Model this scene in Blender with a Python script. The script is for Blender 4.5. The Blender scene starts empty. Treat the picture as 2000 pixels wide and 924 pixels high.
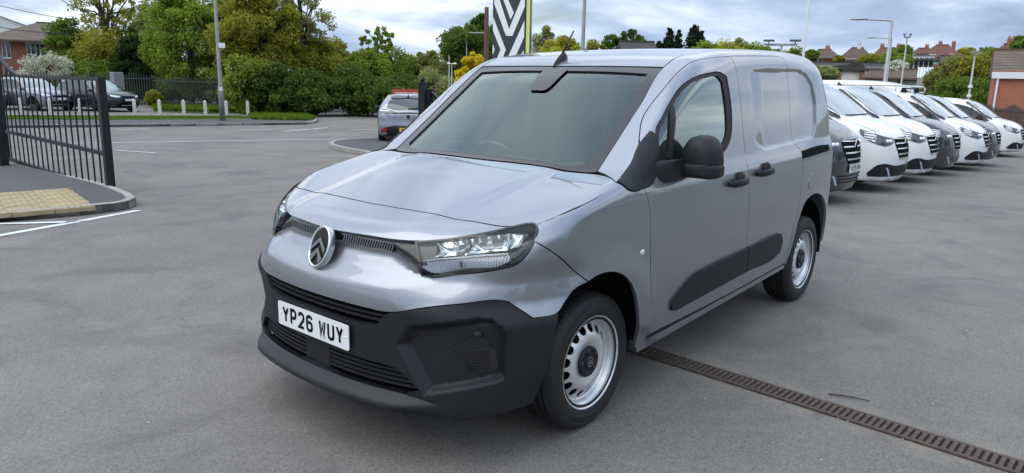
import bpy, bmesh, math, random
import numpy as np
from mathutils import Vector, Matrix
from mathutils.geometry import delaunay_2d_cdt
random.seed(7); RNG = np.random.default_rng(7)
SC = bpy.context.scene; COL = SC.collection
R = math.radians

# ---------------------------------------------------------------- camera
CAM_POS = np.array([2.6305, 2.5972, 1.5712]); CAM_YAW, CAM_PITCH, CAM_ROLL, CAM_F = -2.44087, -.210713, .020933, 1412.84
def cam_axes():
    f = np.array([math.cos(CAM_PITCH)*math.cos(CAM_YAW), math.cos(CAM_PITCH)*math.sin(CAM_YAW), math.sin(CAM_PITCH)])
    r = np.cross(f, [0, 0, 1]); r /= np.linalg.norm(r); up = np.cross(r, f)
    c, s = math.cos(CAM_ROLL), math.sin(CAM_ROLL)
    return c*r+s*up, -s*r+c*up, f
_r, _u, _f = cam_axes()
cd = bpy.data.cameras.new('camera'); cam = bpy.data.objects.new('camera', cd); COL.objects.link(cam)
cam.matrix_world = Matrix(((_r[0], _u[0], -_f[0], CAM_POS[0]), (_r[1], _u[1], -_f[1], CAM_POS[1]), (_r[2], _u[2], -_f[2], CAM_POS[2]), (0, 0, 0, 1)))
cd.sensor_width = 36; cd.lens = CAM_F/2000*36; cd.clip_end = 4000; cd.clip_start = .05
SC.camera = cam

# ---------------------------------------------------------------- sky and sun
SUN_EL, SUN_AZ = R(58), math.atan2(-.40, .92)          # direction towards the sun
wd = bpy.data.worlds.new('World'); SC.world = wd; wd.use_nodes = True
nt = wd.node_tree; nt.nodes.clear()
class NT:
    """tiny node helper"""
    def __init__(s, tree): s.t = tree
    def n(s, kind, **kw):
        ins = kw.pop('i', {}); nd = s.t.nodes.new(kind)
        for k, v in kw.items(): setattr(nd, k, v)
        for k, v in ins.items():
            sock = nd.inputs[k]
            if hasattr(v, 'is_output'): s.t.links.new(v, sock)
            else: sock.default_value = v
        return nd
    def m(s, op, a, b=None, c=None, clamp=False):
        nd = s.t.nodes.new('ShaderNodeMath'); nd.operation = op; nd.use_clamp = clamp
        for k, v in enumerate((a, b, c)):
            if v is None: continue
            if hasattr(v, 'is_output'): s.t.links.new(v, nd.inputs[k])
            else: nd.inputs[k].default_value = v
        return nd.outputs[0]
    def vm(s, op, a, b=None):
        nd = s.t.nodes.new('ShaderNodeVectorMath'); nd.operation = op
        for k, v in enumerate((a, b)):
            if v is None: continue
            if hasattr(v, 'is_output'): s.t.links.new(v, nd.inputs[k])
            else: nd.inputs[k].default_value = v
        return nd.outputs[0]
    def noise(s, vec, scale, detail=4, rough=.55, dist=0, out=0):
        nd = s.n('ShaderNodeTexNoise', i={'Scale': scale, 'Detail': detail, 'Roughness': rough, 'Distortion': dist})
        if vec is not None: s.t.links.new(vec, nd.inputs['Vector'])
        return nd.outputs[out]
    def ramp(s, fac, *stops, mode='LINEAR'):
        nd = s.t.nodes.new('ShaderNodeValToRGB'); s.t.links.new(fac, nd.inputs[0]); cr = nd.color_ramp; cr.interpolation = mode
        while len(cr.elements) < len(stops): cr.elements.new(.5)
        for e, (p, c) in zip(cr.elements, stops):
            e.position = p; e.color = (c, c, c, 1) if isinstance(c, (int, float)) else (*c, 1)
        return nd.outputs[0]
    def mix(s, fac, a, b, blend='MIX'):
        nd = s.t.nodes.new('ShaderNodeMix'); nd.data_type = 'RGBA'; nd.blend_type = blend
        for sock, v in ((nd.inputs[0], fac), (nd.inputs[6], a), (nd.inputs[7], b)):
            if hasattr(v, 'is_output'): s.t.links.new(v, sock)
            elif isinstance(v, (int, float)): sock.default_value = v
            else: sock.default_value = (*v, 1)
        return nd.outputs[2]
N = NT(nt)
sky = N.n('ShaderNodeTexSky', sky_type='NISHITA', sun_disc=False, sun_elevation=SUN_EL, sun_rotation=math.pi/2-SUN_AZ, air_density=1.0, dust_density=1.5, ozone_density=1.2)
gen = N.n('ShaderNodeTexCoord').outputs['Generated']
sx = N.n('ShaderNodeSeparateXYZ', i={0: gen})
zz = N.m('ADD', N.m('MAXIMUM', sx.outputs[2], 0.0), .20)
cp = N.n('ShaderNodeCombineXYZ', i={0: N.m('DIVIDE', sx.outputs[0], zz), 1: N.m('DIVIDE', sx.outputs[1], zz), 2: 3.7}).outputs[0]
cover = N.noise(cp, 1.15, 8, .56, .3)
shade = N.noise(N.vm('ADD', cp, (5.2, 1.3, 0)), .95, 8, .58, .35)
cfac = N.ramp(cover, (.27, 0.0), (.43, 1.0))
ccol = N.ramp(shade, (.32, (.23, .31, .45)), (.45, (.37, .47, .64)), (.55, (.60, .69, .82)), (.68, (.92, .96, 1.0)))
ccol = N.n('ShaderNodeVectorMath', operation='SCALE', i={0: ccol, 'Scale': 10.0}).outputs[0]
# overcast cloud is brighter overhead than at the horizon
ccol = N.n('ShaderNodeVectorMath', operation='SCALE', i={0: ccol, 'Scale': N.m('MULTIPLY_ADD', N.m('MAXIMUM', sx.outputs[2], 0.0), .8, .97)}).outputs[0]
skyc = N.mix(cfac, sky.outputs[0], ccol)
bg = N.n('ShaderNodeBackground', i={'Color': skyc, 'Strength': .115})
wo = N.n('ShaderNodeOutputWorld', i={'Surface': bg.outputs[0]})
sl = bpy.data.lights.new('sun', 'SUN'); sun = bpy.data.objects.new('sun', sl); COL.objects.link(sun)
sl.energy = 1.6; sl.angle = R(64); sl.color = (1.0, .96, .90)
sd = Vector((math.cos(SUN_AZ)*math.cos(SUN_EL), math.sin(SUN_AZ)*math.cos(SUN_EL), math.sin(SUN_EL)))
sun.rotation_euler = sd.to_track_quat('Z', 'Y').to_euler(); sun.location = (0, 0, 30)
vs = SC.view_settings; vs.view_transform = 'Standard'; vs.look = 'None'; vs.exposure = .2; vs.gamma = 1; vs.use_curve_mapping = False
SC.render.engine = 'CYCLES'; SC.cycles.use_denoising = True
SC.cycles.max_bounces = 8; SC.cycles.transparent_max_bounces = 16; SC.cycles.glossy_bounces = 4; SC.cycles.diffuse_bounces = 3; SC.cycles.caustics_reflective = False; SC.cycles.caustics_refractive = False

# ---------------------------------------------------------------- materials
MATS = {}
def pmat(name, col, rough=.5, metal=0, coat=0, spec=.5, noise=None, bump=None, emit=None, trans=0, coat_r=.03):
    """principled material; noise=(scale, amount[, detail]) varies the colour, bump=(scale, strength, distance)"""
    if name in MATS: return MATS[name]
    m = bpy.data.materials.new(name); m.use_nodes = True; t = m.node_tree; b = t.nodes['Principled BSDF']; n = NT(t)
    b.inputs['Base Color'].default_value = (*col, 1); b.inputs['Roughness'].default_value = rough; b.inputs['Metallic'].default_value = metal
    b.inputs['Coat Weight'].default_value = coat; b.inputs['Coat Roughness'].default_value = coat_r; b.inputs['Specular IOR Level'].default_value = spec
    oc = n.n('ShaderNodeTexCoord').outputs['Object'] if (noise or bump) else None
    if noise:
        f = n.noise(oc, noise[0], noise[2] if len(noise) > 2 else 5, .6)
        a = noise[1]
        c = n.mix(n.ramp(f, (.3, 0.0), (.7, 1.0)), tuple(x*(1-a) for x in col), tuple(min(1, x*(1+a)) for x in col))
        t.links.new(c, b.inputs['Base Color'])
    if bump:
        bn = n.n('ShaderNodeBump', i={'Strength': bump[1], 'Distance': bump[2], 'Height': n.noise(oc, bump[0], 3, .6)})
        t.links.new(bn.outputs[0], b.inputs['Normal'])
    if emit:
        b.inputs['Emission Color'].default_value = (*emit[0], 1); b.inputs['Emission Strength'].default_value = emit[1]
    MATS[name] = m
    return m
def glassmat(name, tint, refl=1.0, ior=1.5, rough=0.0):
    if name in MATS: return MATS[name]
    m = bpy.data.materials.new(name); m.use_nodes = True; t = m.node_tree; t.nodes.clear(); n = NT(t)
    fr = n.n('ShaderNodeFresnel', i={'IOR': ior}).outputs[0]
    fac = n.m('MULTIPLY', fr, refl, clamp=True)
    tr = n.n('ShaderNodeBsdfTransparent', i={'Color': (*tint, 1)}); gl = n.n('ShaderNodeBsdfGlossy', i={'Roughness': rough, 'Color': (.86, .98, .96, 1)})
    mx = n.n('ShaderNodeMixShader', i={0: fac, 1: tr.outputs[0], 2: gl.outputs[0]})
    n.n('ShaderNodeOutputMaterial', i={'Surface': mx.outputs[0]})
    MATS[name] = m
    return m

# ---------------------------------------------------------------- mesh helpers
def link(o, parent=None):
    COL.objects.link(o)
    if parent is not None: o.parent = parent
    return o
def mesh(name, V, Fc, mat, parent=None, smooth=False, normals=None, loc=None):
    me = bpy.data.meshes.new(name); me.from_pydata([tuple(map(float, v)) for v in V], [], [tuple(f) for f in Fc])
    for mm in (mat if isinstance(mat, (list, tuple)) else [mat]): me.materials.append(mm)
    if smooth or normals is not None: me.polygons.foreach_set('use_smooth', [True]*len(me.polygons))
    if normals is not None: me.normals_split_custom_set_from_vertices([tuple(map(float, n)) for n in normals])
    o = bpy.data.objects.new(name, me)
    if loc is not None: o.location = loc
    return link(o, parent)
def empty(name, loc=(0, 0, 0), rz=0, label=None, cat=None, group=None, kind=None):
    o = bpy.data.objects.new(name, None); o.location = loc; o.rotation_euler = (0, 0, rz); o.empty_display_size = .1; link(o)
    return tag(o, label, cat, group, kind)
def tag(o, label=None, cat=None, group=None, kind=None):
    if label: o['label'] = label
    if cat: o['category'] = cat
    if group: o['group'] = group
    if kind: o['kind'] = kind
    return o
def copy_tree(o, parent=None):
    c = o.copy(); COL.objects.link(c); c.parent = parent
    for ch in o.children: copy_tree(ch, c)
    return c
class MB:
    def __init__(s): s.V = []; s.F = []
    def add(s, V, Fc):
        k = len(s.V); s.V += [tuple(v) for v in V]; s.F += [tuple(i+k for i in f) for f in Fc]; return s
    def box(s, x0, x1, y0, y1, z0, z1):
        V = [(x, y, z) for z in (z0, z1) for y in (y0, y1) for x in (x0, x1)]
        return s.add(V, [(0, 2, 3, 1), (4, 5, 7, 6), (0, 1, 5, 4), (2, 6, 7, 3), (0, 4, 6, 2), (1, 3, 7, 5)])
    def bar(s, a, b, w, h=None, up=(0, 0, 1)):
        a = np.array(a, float); b = np.array(b, float); d = b-a; d /= np.linalg.norm(d); h = h or w
        sd = np.cross(d, up)
        if np.linalg.norm(sd) < 1e-3: sd = np.cross(d, (1, 0, 0))
        sd /= np.linalg.norm(sd); uu = np.cross(sd, d)
        V = [tuple(p+sd*i*w/2+uu*j*h/2) for p in (a, b) for j in (-1, 1) for i in (-1, 1)]
        return s.add(V, [(0, 1, 3, 2), (4, 6, 7, 5), (0, 4, 5, 1), (2, 3, 7, 6), (0, 2, 6, 4), (1, 5, 7, 3)])
    def tube(s, pts, r, n=8, cap=True):
        pts = [np.array(q, float) for q in pts]; m = len(pts); rs = r if isinstance(r, (list, tuple)) else [r]*m
        V = []; prev = None
        for i, q in enumerate(pts):
            d = pts[min(i+1, m-1)]-pts[max(i-1, 0)]; d /= max(np.linalg.norm(d), 1e-9)
            a = np.cross(d, (0, 0, 1)) if prev is None else prev-d*(prev@d)
            if np.linalg.norm(a) < 1e-3: a = np.cross(d, (1, 0, 0))
            a /= np.linalg.norm(a); prev = a; b = np.cross(d, a)
            V += [tuple(q+rs[i]*(math.cos(t)*a+math.sin(t)*b)) for t in np.linspace(0, 2*math.pi, n, endpoint=False)]
        Fc = [(i*n+j, i*n+(j+1) % n, (i+1)*n+(j+1) % n, (i+1)*n+j) for i in range(m-1) for j in range(n)]
        if cap: Fc += [tuple(range(n))[::-1], tuple(range((m-1)*n, m*n))]
        return s.add(V, Fc)
    def lathe(s, prof, n=32, axis='z', c=(0, 0, 0), close=False):
        """prof: (radius, height) pairs round an axis"""
        V = []
        for r, h in prof:
            for t in np.linspace(0, 2*math.pi, n, endpoint=False):
                x, y = r*math.cos(t), r*math.sin(t)
                p = (x, y, h) if axis == 'z' else (x, h, y) if axis == 'y' else (h, x, y)
                V.append((p[0]+c[0], p[1]+c[1], p[2]+c[2]))
        m = len(prof); k = m if close else m-1
        Fc = [(i*n+j, i*n+(j+1) % n, ((i+1) % m)*n+(j+1) % n, ((i+1) % m)*n+j) for i in range(k) for j in range(n)]
        if axis == 'y': Fc = [f[::-1] for f in Fc]
        return s.add(V, Fc)
    def sphere(s, c, r, n=12, m=8):
        rr = r if isinstance(r, (tuple, list)) else (r, r, r)
        V = [(c[0], c[1], c[2]-rr[2])]
        for i in range(1, m):
            ph = -math.pi/2+math.pi*i/m
            V += [(c[0]+rr[0]*math.cos(ph)*math.cos(t), c[1]+rr[1]*math.cos(ph)*math.sin(t), c[2]+rr[2]*math.sin(ph)) for t in np.linspace(0, 2*math.pi, n, endpoint=False)]
        V.append((c[0], c[1], c[2]+rr[2])); L = len(V)-1
        Fc = [(0, 1+(j+1) % n, 1+j) for j in range(n)]
        for i in range(m-2): Fc += [(1+i*n+j, 1+i*n+(j+1) % n, 1+(i+1)*n+(j+1) % n, 1+(i+1)*n+j) for j in range(n)]
        Fc += [(1+(m-2)*n+j, 1+(m-2)*n+(j+1) % n, L) for j in range(n)]
        return s.add(V, Fc)
    def prism(s, poly, z0, z1, f=lambda x, y, z: (x, y, z)):
        n = len(poly); V = [f(x, y, z0) for x, y in poly]+[f(x, y, z1) for x, y in poly]
        return s.add(V, [tuple(range(n))[::-1], tuple(range(n, 2*n))]+[(i, (i+1) % n, n+(i+1) % n, n+i) for i in range(n)])
    def build(s, name, mat, parent=None, smooth=False, bevel=0, loc=None, auto=None, sub=0):
        o = mesh(name, s.V, s.F, mat, parent, smooth, loc=loc)
        if bevel:
            b = o.modifiers.new('bevel', 'BEVEL'); b.width = bevel; b.segments = 2; b.limit_method = 'ANGLE'; b.angle_limit = R(40)
        if sub:
            b = o.modifiers.new('sub', 'SUBSURF'); b.levels = sub; b.render_levels = sub
        if auto:
            o.data.polygons.foreach_set('use_smooth', [True]*len(o.data.polygons))
            o.data.set_sharp_from_angle(angle=R(auto))
        return o
# ---------------------------------------------------------------- smooth body surfaces
def spl(xs, ys):
    """natural cubic spline as a vectorised function, linear outside"""
    xs = np.asarray(xs, float); ys = np.asarray(ys, float); n = len(xs)
    h = np.diff(xs); A = np.eye(n); r = np.zeros(n)
    for i in range(1, n-1):
        A[i, i-1] = h[i-1]; A[i, i] = 2*(h[i-1]+h[i]); A[i, i+1] = h[i]
        r[i] = 3*((ys[i+1]-ys[i])/h[i]-(ys[i]-ys[i-1])/h[i-1])
    c = np.linalg.solve(A, r)
    b = (ys[1:]-ys[:-1])/h - h*(2*c[:-1]+c[1:])/3
    d = (c[1:]-c[:-1])/(3*h)
    bl = b[-1]+2*c[-2]*h[-1]+3*d[-1]*h[-1]**2
    def f(x):
        x = np.asarray(x, float)
        i = np.clip(np.searchsorted(xs, x)-1, 0, n-2)
        t = x-xs[i]
        y = ys[i]+b[i]*t+c[i]*t*t+d[i]*t**3
        y = np.where(x < xs[0], ys[0]+b[0]*(x-xs[0]), y)
        return np.where(x > xs[-1], ys[-1]+bl*(x-xs[-1]), y)
    return f
def smax(a, b, k):
    h = np.maximum(k-np.abs(a-b), 0)/k
    return np.maximum(a, b)+h*h*k*.25
def smin(a, b, k): return -smax(-a, -b, k)
def sstep(x, a, b):
    t = np.clip((x-a)/(b-a), 0, 1); return t*t*(3-2*t)
def sdpoly(x, y, P):
    """signed distance to a polygon, negative inside"""
    P = np.asarray(P, float); d = np.full(np.shape(x), 1e9); s = np.zeros(np.shape(x), bool)
    for i in range(len(P)):
        a, b = P[i-1], P[i]; e = b-a; wx, wy = x-a[0], y-a[1]
        t = np.clip((wx*e[0]+wy*e[1])/(e@e+1e-12), 0, 1)
        d = np.minimum(d, np.hypot(wx-e[0]*t, wy-e[1]*t))
        if a[1] != b[1]:
            c = ((a[1] > y) != (b[1] > y)) & (x < (b[0]-a[0])*(y-a[1])/(b[1]-a[1])+a[0])
            s ^= c
    return np.where(s, -d, d)

# ---- the hero van: x forward (front axle 0), y to its left, z up
HV_W = spl([.15, .3, .45, .6, .8, .98, 1.1, 1.2, 1.45, 1.7, 1.9], [.855, .890, .906, .917, .924, .922, .914, .898, .860, .813, .765])
HV_UC = spl([.12, .24, .32, .45, .60, .68, .76, .85, .95, 1.02], [.80, .875, .885, .888, .888, .888, .872, .845, .805, .745])
HV_BON = spl([-.4, -.15, .1, .45, .65, .8, .95], [1.205, 1.165, 1.115, 1.030, .985, .950, .90])
HV_ROOF = spl([-.2, -.5, -.85, -1.2, -1.6, -2.1, -2.7, -3.2, -3.6][::-1], [1.52, 1.615, 1.70, 1.758, 1.797, 1.818, 1.822, 1.800, 1.765][::-1])
def hv_top(u, v):
    v2 = v*v; av = np.abs(v)
    s = u+.10*v2
    bon = HV_BON(u+.04*v2)-.015*v2+.010*(1-sstep(av, .44-.10*(u+.1), .56-.06*(u+.1)))-.004
    scr = 1.668-(s+.82)*.745-.02*v2-.05*(s+.82)*(s+.2)*(-1)
    roof = HV_ROOF(u)-.028*v2
    return smin(smax(bon, scr, .015), roof, .10)
STAMP = [(-1.560, 1.661), (-2.255, 1.681), (-2.488, 1.683), (-2.634, 1.658), (-2.754, 1.584), (-2.800, 1.457), (-2.778, 1.319), (-2.688, 1.233), (-2.299, 1.215), (-1.811, 1.195), (-1.698, 1.222), (-1.598, 1.277), (-1.559, 1.384), (-1.537, 1.525)]
def hv_side(u, z):
    w = HV_W(z)
    w = w-.075*np.clip((-2.35-u)/1.15, 0, 2)**2-.03*np.clip((u+.35)/.8, 0, 2)**2*sstep(z, .95, 1.3)
    cz_ = z-(1.068-.028*(u+.3)); cz_ = .5*(cz_+np.sqrt(cz_*cz_+.00012)); w = w+.007-.17*np.minimum(cz_, .075)
    rf = np.hypot(u, (z-.34)*1.0)
    w = w+.022*(1-sstep(rf, .40, .56))*sstep(z, .3, .45)
    rr = np.hypot(u+2.785, z-.34)
    w = w+.014*(1-sstep(rr, .40, .54))*sstep(z, .3, .45)
    m = (u < -1.45) & (z > 1.12) & (z < 1.76) & (u > -2.9)
    if m.any():
        w = np.array(w); w[m] -= .014*(1-sstep(sdpoly(u[m], z[m], STAMP), -.012, .014))*sstep(-u[m], 1.60, 1.85)
    return w
def hv_front(v, z):
    av = np.abs(v)
    return HV_UC(z)-.20*v*v-.06*v*v*sstep(z, .7, .95)-.25*av**4
GRILLE_PANEL = [(-.1, .903), (.37, .903), (.455, .872), (.575, .795), (.42, .772), (.2, .765), (-.1, .762)]
FOG_POCKET = [(.482, .533), (.534, .615), (.76, .664), (.80, .658), (.838, .618), (.833, .404), (.63, .347), (.594, .337)]
def hv_F(P):
    u, v, z = P[..., 0], np.abs(P[..., 1]), P[..., 2]
    a = z-hv_top(u, v); b = v-hv_side(u, z); c = u-hv_front(v, z); d = -3.505-u
    k = .10+.05*sstep(-u, 2.0, 2.9)+.04*(1-sstep(np.abs(u+1.05), .1, .45))-.04*sstep(u, -.6, -.2)
    f = smax(a, b, k)
    f = smax(f, c, .20+.04*sstep(v, .3, .6)+.18*(1-sstep(np.abs(z-.75), .03, .14))*sstep(v, .4, .68)-.08*sstep(z, .85, .98))
    m = (u > .4) & (z > .3) & (z < .92)
    if m.any():
        f = np.array(f); f[m] += .032*(1-sstep(sdpoly(v[m], z[m], GRILLE_PANEL), -.055, .022))+.042*(1-sstep(sdpoly(v[m], z[m], FOG_POCKET), -.028, .008))
    return smax(f, d, .40+.25*sstep(z, 1.3, 1.8))
def surf(F, O, D, t0, t1, n=40):
    """first hit of rays O+tD with F=0 from outside"""
    ts = np.linspace(t0, t1, n); m = len(O)
    lo = np.full(m, t0, float); hi = np.full(m, np.nan); prev = None
    for t in ts:
        f = F(O+D*t)
        new = np.isnan(hi) & (f <= 0)
        hi[new] = t
        lo[np.isnan(hi)] = t
    ok = ~np.isnan(hi); h2 = np.where(ok, hi, t1)
    for _ in range(16):
        mid = (lo+h2)/2; f = F(O+D*mid[:, None]); neg = f <= 0
        h2 = np.where(neg, mid, h2); lo = np.where(neg, lo, mid)
    return O+D*h2[:, None], ok
def grad(F, P, e=2e-3):
    g = np.stack([F(P+np.array(d)*e)-F(P-np.array(d)*e) for d in ((1, 0, 0), (0, 1, 0), (0, 0, 1))], -1)
    return g/np.maximum(np.linalg.norm(g, axis=-1, keepdims=True), 1e-9)
# ---------------------------------------------------------------- panels cut out of a smooth body
def curve2(P, step, closed=True, corner=42):
    """Catmull-Rom through P, keeping sharp corners, resampled at about step"""
    P = np.asarray(P, float); n = len(P); out = []
    def sharp(i):
        if not closed and i in (0, n-1): return True
        a = P[i]-P[i-1]; b = P[(i+1) % n]-P[i]
        ca = a@b/(np.linalg.norm(a)*np.linalg.norm(b)+1e-12)
        return math.degrees(math.acos(max(-1, min(1, ca)))) > corner
    sh = [sharp(i) for i in range(n)]
    for i in range(n if closed else n-1):
        p1, p2 = P[i], P[(i+1) % n]; L = np.linalg.norm(p2-p1)
        p0 = 2*p1-p2 if sh[i] else P[i-1]; p3 = 2*p2-p1 if sh[(i+1) % n] else P[(i+2) % n]
        def tang(a, b, c):
            la, lb = np.linalg.norm(b-a)+1e-9, np.linalg.norm(c-b)+1e-9
            return ((b-a)/la*lb+(c-b)/lb*la)/(la+lb)
        m1 = (p2-p1) if sh[i] else tang(p0, p1, p2)*L
        m2 = (p2-p1) if sh[(i+1) % n] else tang(p1, p2, p3)*L
        k = max(1, int(round(L/step)))
        for t in np.linspace(0, 1, k, endpoint=False):
            t2, t3 = t*t, t**3
            out.append((2*t3-3*t2+1)*p1+(t3-2*t2+t)*m1+(-2*t3+3*t2)*p2+(t3-t2)*m2)
    if not closed: out.append(P[-1])
    return np.array(out)
def inset(P, g):
    """move a closed polygon inwards by g"""
    a = np.sum(P[:, 0]*np.roll(P[:, 1], -1)-np.roll(P[:, 0], -1)*P[:, 1])
    s = 1 if a > 0 else -1
    e = np.roll(P, -1, 0)-P; e /= np.linalg.norm(e, axis=1, keepdims=True)+1e-12
    nrm = np.stack([-e[:, 1], e[:, 0]], 1)*s
    m = nrm+np.roll(nrm, 1, 0); l2 = np.sum(m*m, 1, keepdims=True)
    return P+m/np.maximum(l2, .35)*2*g
class View:
    """parallel projection onto a body: D points into the body, A and B span the drawing plane"""
    def __init__(s, D, A, B, t0, t1, n=34): s.D, s.A, s.B, s.t0, s.t1, s.n = [np.array(x, float) for x in (D, A, B)]+[t0, t1, n]
    mir = None
    def lift(s, F, q):
        O = q[:, :1]*s.A+q[:, 1:]*s.B
        return surf(F, O, np.broadcast_to(s.D, O.shape), s.t0, s.t1, s.n)
    def to2(s, P): P = np.asarray(P, float); return np.stack([P@s.A, P@s.B], 1)
def fill(outline, holes, cell, keep_outline=False):
    """triangulated flat region: outline and holes with grid points inside"""
    loops = [outline]+list(holes)
    pts, edges = [], []
    for L in loops:
        k = len(pts); pts += [tuple(p) for p in L]; edges += [(k+i, k+(i+1) % len(L)) for i in range(len(L))]
    nb = len(pts)
    lo, hi = outline.min(0), outline.max(0)
    gx, gy = np.meshgrid(np.arange(lo[0]+cell*.5, hi[0], cell), np.arange(lo[1]+cell*.5, hi[1], cell))
    gx[1::2] += cell*.5
    gx, gy = gx.ravel(), gy.ravel()
    d = sdpoly(gx, gy, outline)
    for h in holes: d = np.maximum(d, -sdpoly(gx, gy, h))
    ok = d < -cell*.45
    pts += list(zip(gx[ok], gy[ok]))
    V, E, Fc = delaunay_2d_cdt([Vector(p) for p in pts], edges, [], 0, 1e-6)[:3]
    V = np.array([tuple(v) for v in V]); Fc = [tuple(f) for f in Fc]
    c = np.array([V[list(f)].mean(0) for f in Fc])
    d = sdpoly(c[:, 0], c[:, 1], outline)
    for h in holes: d = np.maximum(d, -sdpoly(c[:, 0], c[:, 1], h))
    Fc = [f for f, x in zip(Fc, d) if x < 0]
    used = sorted({i for f in Fc for i in f}); mp = {j: i for i, j in enumerate(used)}
    return V[used], [tuple(mp[i] for i in f) for f in Fc]
def panel(name, F, view, outline, mat, parent, holes=(), cell=.03, gap=.002, lip=.018, off=0.0, smooth_outline=True, mirror=False, step=None, label=None, half=False, corner=42, bowl=None):
    """a skin panel lying on the body F, with turned-in edges; half=True mirrors the outline across the centre line first"""
    step = step or cell*.7
    o2 = np.asarray(outline, float)
    def snap(q):
        q = np.array(q, float)
        for _ in range(4): q = q-grad(F, q)*F(q)[:, None]
        return view.to2(q)
    if o2.shape[1] == 3: o2 = snap(o2)
    holes = [snap(h) if np.shape(h)[1] == 3 else np.asarray(h, float) for h in holes]
    def both(q):
        k = view.mir; m = np.ones(2); m[k] = -1
        return np.concatenate([q, [w*m for w in q[::-1] if abs(w[k]) > 1e-6]])
    if half: o2 = both(o2); holes = [both(h) for h in holes]
    o2 = inset(curve2(o2, step, corner=corner) if smooth_outline else o2, gap)
    hs = [inset(curve2(h, step, corner=corner), -gap) for h in holes]
    V2, Fc = fill(o2, hs, cell)
    P, ok = view.lift(F, V2)
    nr = grad(F, P)
    P = P+nr*off
    if bowl:
        e_ = -sdpoly(V2[:, 0], V2[:, 1], o2); P = P-nr*(bowl[0]*np.sqrt(np.clip(e_/bowl[1], 0, 1)))[:, None]
    # outward winding
    if Fc:
        a, b, c = P[[f[0] for f in Fc]], P[[f[1] for f in Fc]], P[[f[2] for f in Fc]]
        if np.sum(np.cross(b-a, c-a)*nr[[f[0] for f in Fc]]) < 0: Fc = [f[::-1] for f in Fc]
    cnt = {}
    for f in Fc:
        for i in range(3): cnt[(f[i], f[(i+1) % 3])] = 1
    bd = [e for e in cnt if (e[1], e[0]) not in cnt]
    V = list(P); NN = list(nr); Fa = list(Fc)
    if lip:
        top, bot = {}, {}
        for i in {i for e in bd for i in e}:
            top[i] = len(V); V.append(P[i]); NN.append(nr[i]); bot[i] = len(V); V.append(P[i]-nr[i]*lip); NN.append(nr[i])
        for a, b in bd:
            n_ = np.cross(P[b]-P[a], nr[a]); n_ /= np.linalg.norm(n_)+1e-12
            for i in (a, b): NN[top[i]] = n_; NN[bot[i]] = n_
            Fa.append((b, a, bot[a], bot[b]) if False else (top[b], top[a], bot[a], bot[b]))
    V = np.array(V); NN = np.array(NN)
    ob = mesh(name, V, Fa, mat, parent, normals=None if bowl else NN, smooth=bool(bowl))
    if label: ob['label'] = label
    if mirror:
        m = np.array([1, -1, 1])
        o2 = mesh(name, V*m, [f[::-1] for f in Fa], mat, parent, normals=NN*m)
        if label: o2['label'] = label
        return ob, o2
    return ob
class Cyl:
    """rays running in to a vertical axis: one unrolled drawing plane for the whole front end"""
    mir = 0
    def __init__(s, u0, r0=1.5, r1=.3, n=40, k=.75): s.u0, s.r0, s.r1, s.n, s.k = u0, r0, r1, n, k
    def lift(s, F, q):
        d = np.stack([np.cos(q[:, 0]/s.k), np.sin(q[:, 0]/s.k), np.zeros(len(q))], 1)
        O = np.stack([np.full(len(q), s.u0), np.zeros(len(q)), q[:, 1]], 1)+d*s.r0
        return surf(F, O, -d, 0, s.r0-s.r1, s.n)
    def to2(s, P): P = np.asarray(P, float); return np.stack([np.arctan2(P[:, 1], P[:, 0]-s.u0)*s.k, P[:, 2]], 1)
def look(D, t0, t1, n=44, mir=None):
    D = np.array(D, float); D /= np.linalg.norm(D)
    A = np.cross((0, 0, 1.), -D); A /= np.linalg.norm(A)
    v = View(D, A, np.cross(-D, A), t0, t1, n); v.mir = mir
    return v
SIDE = View((0, -1, 0), (1, 0, 0), (0, 0, 1), -1.25, -.3)
TOP = View((0, 0, -1), (1, 0, 0), (0, 1, 0), -2.1, -.7); TOP.mir = 1
CYL = Cyl(.1)
NOSE = look((-1, 0, -1), -2.0, -.6, 44, 0)
LAMP = look((-.66, -.56, -.5), -1.8, -.6, 44)
DOORV = look((-.35, -.85, -.40), -2.2, -.2, 80)
UPSIDE = look((0, -1, -1), -2.3, -.9, 48)
REAR = View((1, 0, 0), (0, 1, 0), (0, 0, 1), -3.7, -2.9); REAR.mir = 0
# ---------------------------------------------------------------- the silver panel van in front
PAINT = pmat('silver_paint', (.285, .300, .330), .36, .80, 1.0, noise=(900, .06, 2)); PAINT.node_tree.nodes['Principled BSDF'].inputs['Coat IOR'].default_value = 1.6
BLK = pmat('black_plastic', (.016, .0165, .019), .52, 0, 0, .28, bump=(900, .08, .001))
BLKS = pmat('black_smooth', (.012, .012, .014), .25, 0, .4)
RUB = pmat('black_seal', (.012, .012, .013), .6)
VOID = pmat('dark_inside', (.006, .006, .007), .9, spec=.1)
CHR = pmat('chrome', (.80, .81, .83), .10, 1.0)
SATIN = pmat('satin_metal', (.62, .63, .65), .28, 1.0)
GLASS = glassmat('windscreen_glass', (.66, .82, .79), 1.9)
GLASSD = glassmat('door_glass', (.55, .68, .64), 3.2)
LENS = glassmat('lamp_lens', (.93, .94, .95), .9)
van = empty('panel_van', (0, 0, 0), 0, 'silver grey panel van in front with black lower bumper and plain steel wheels', 'van')

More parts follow.
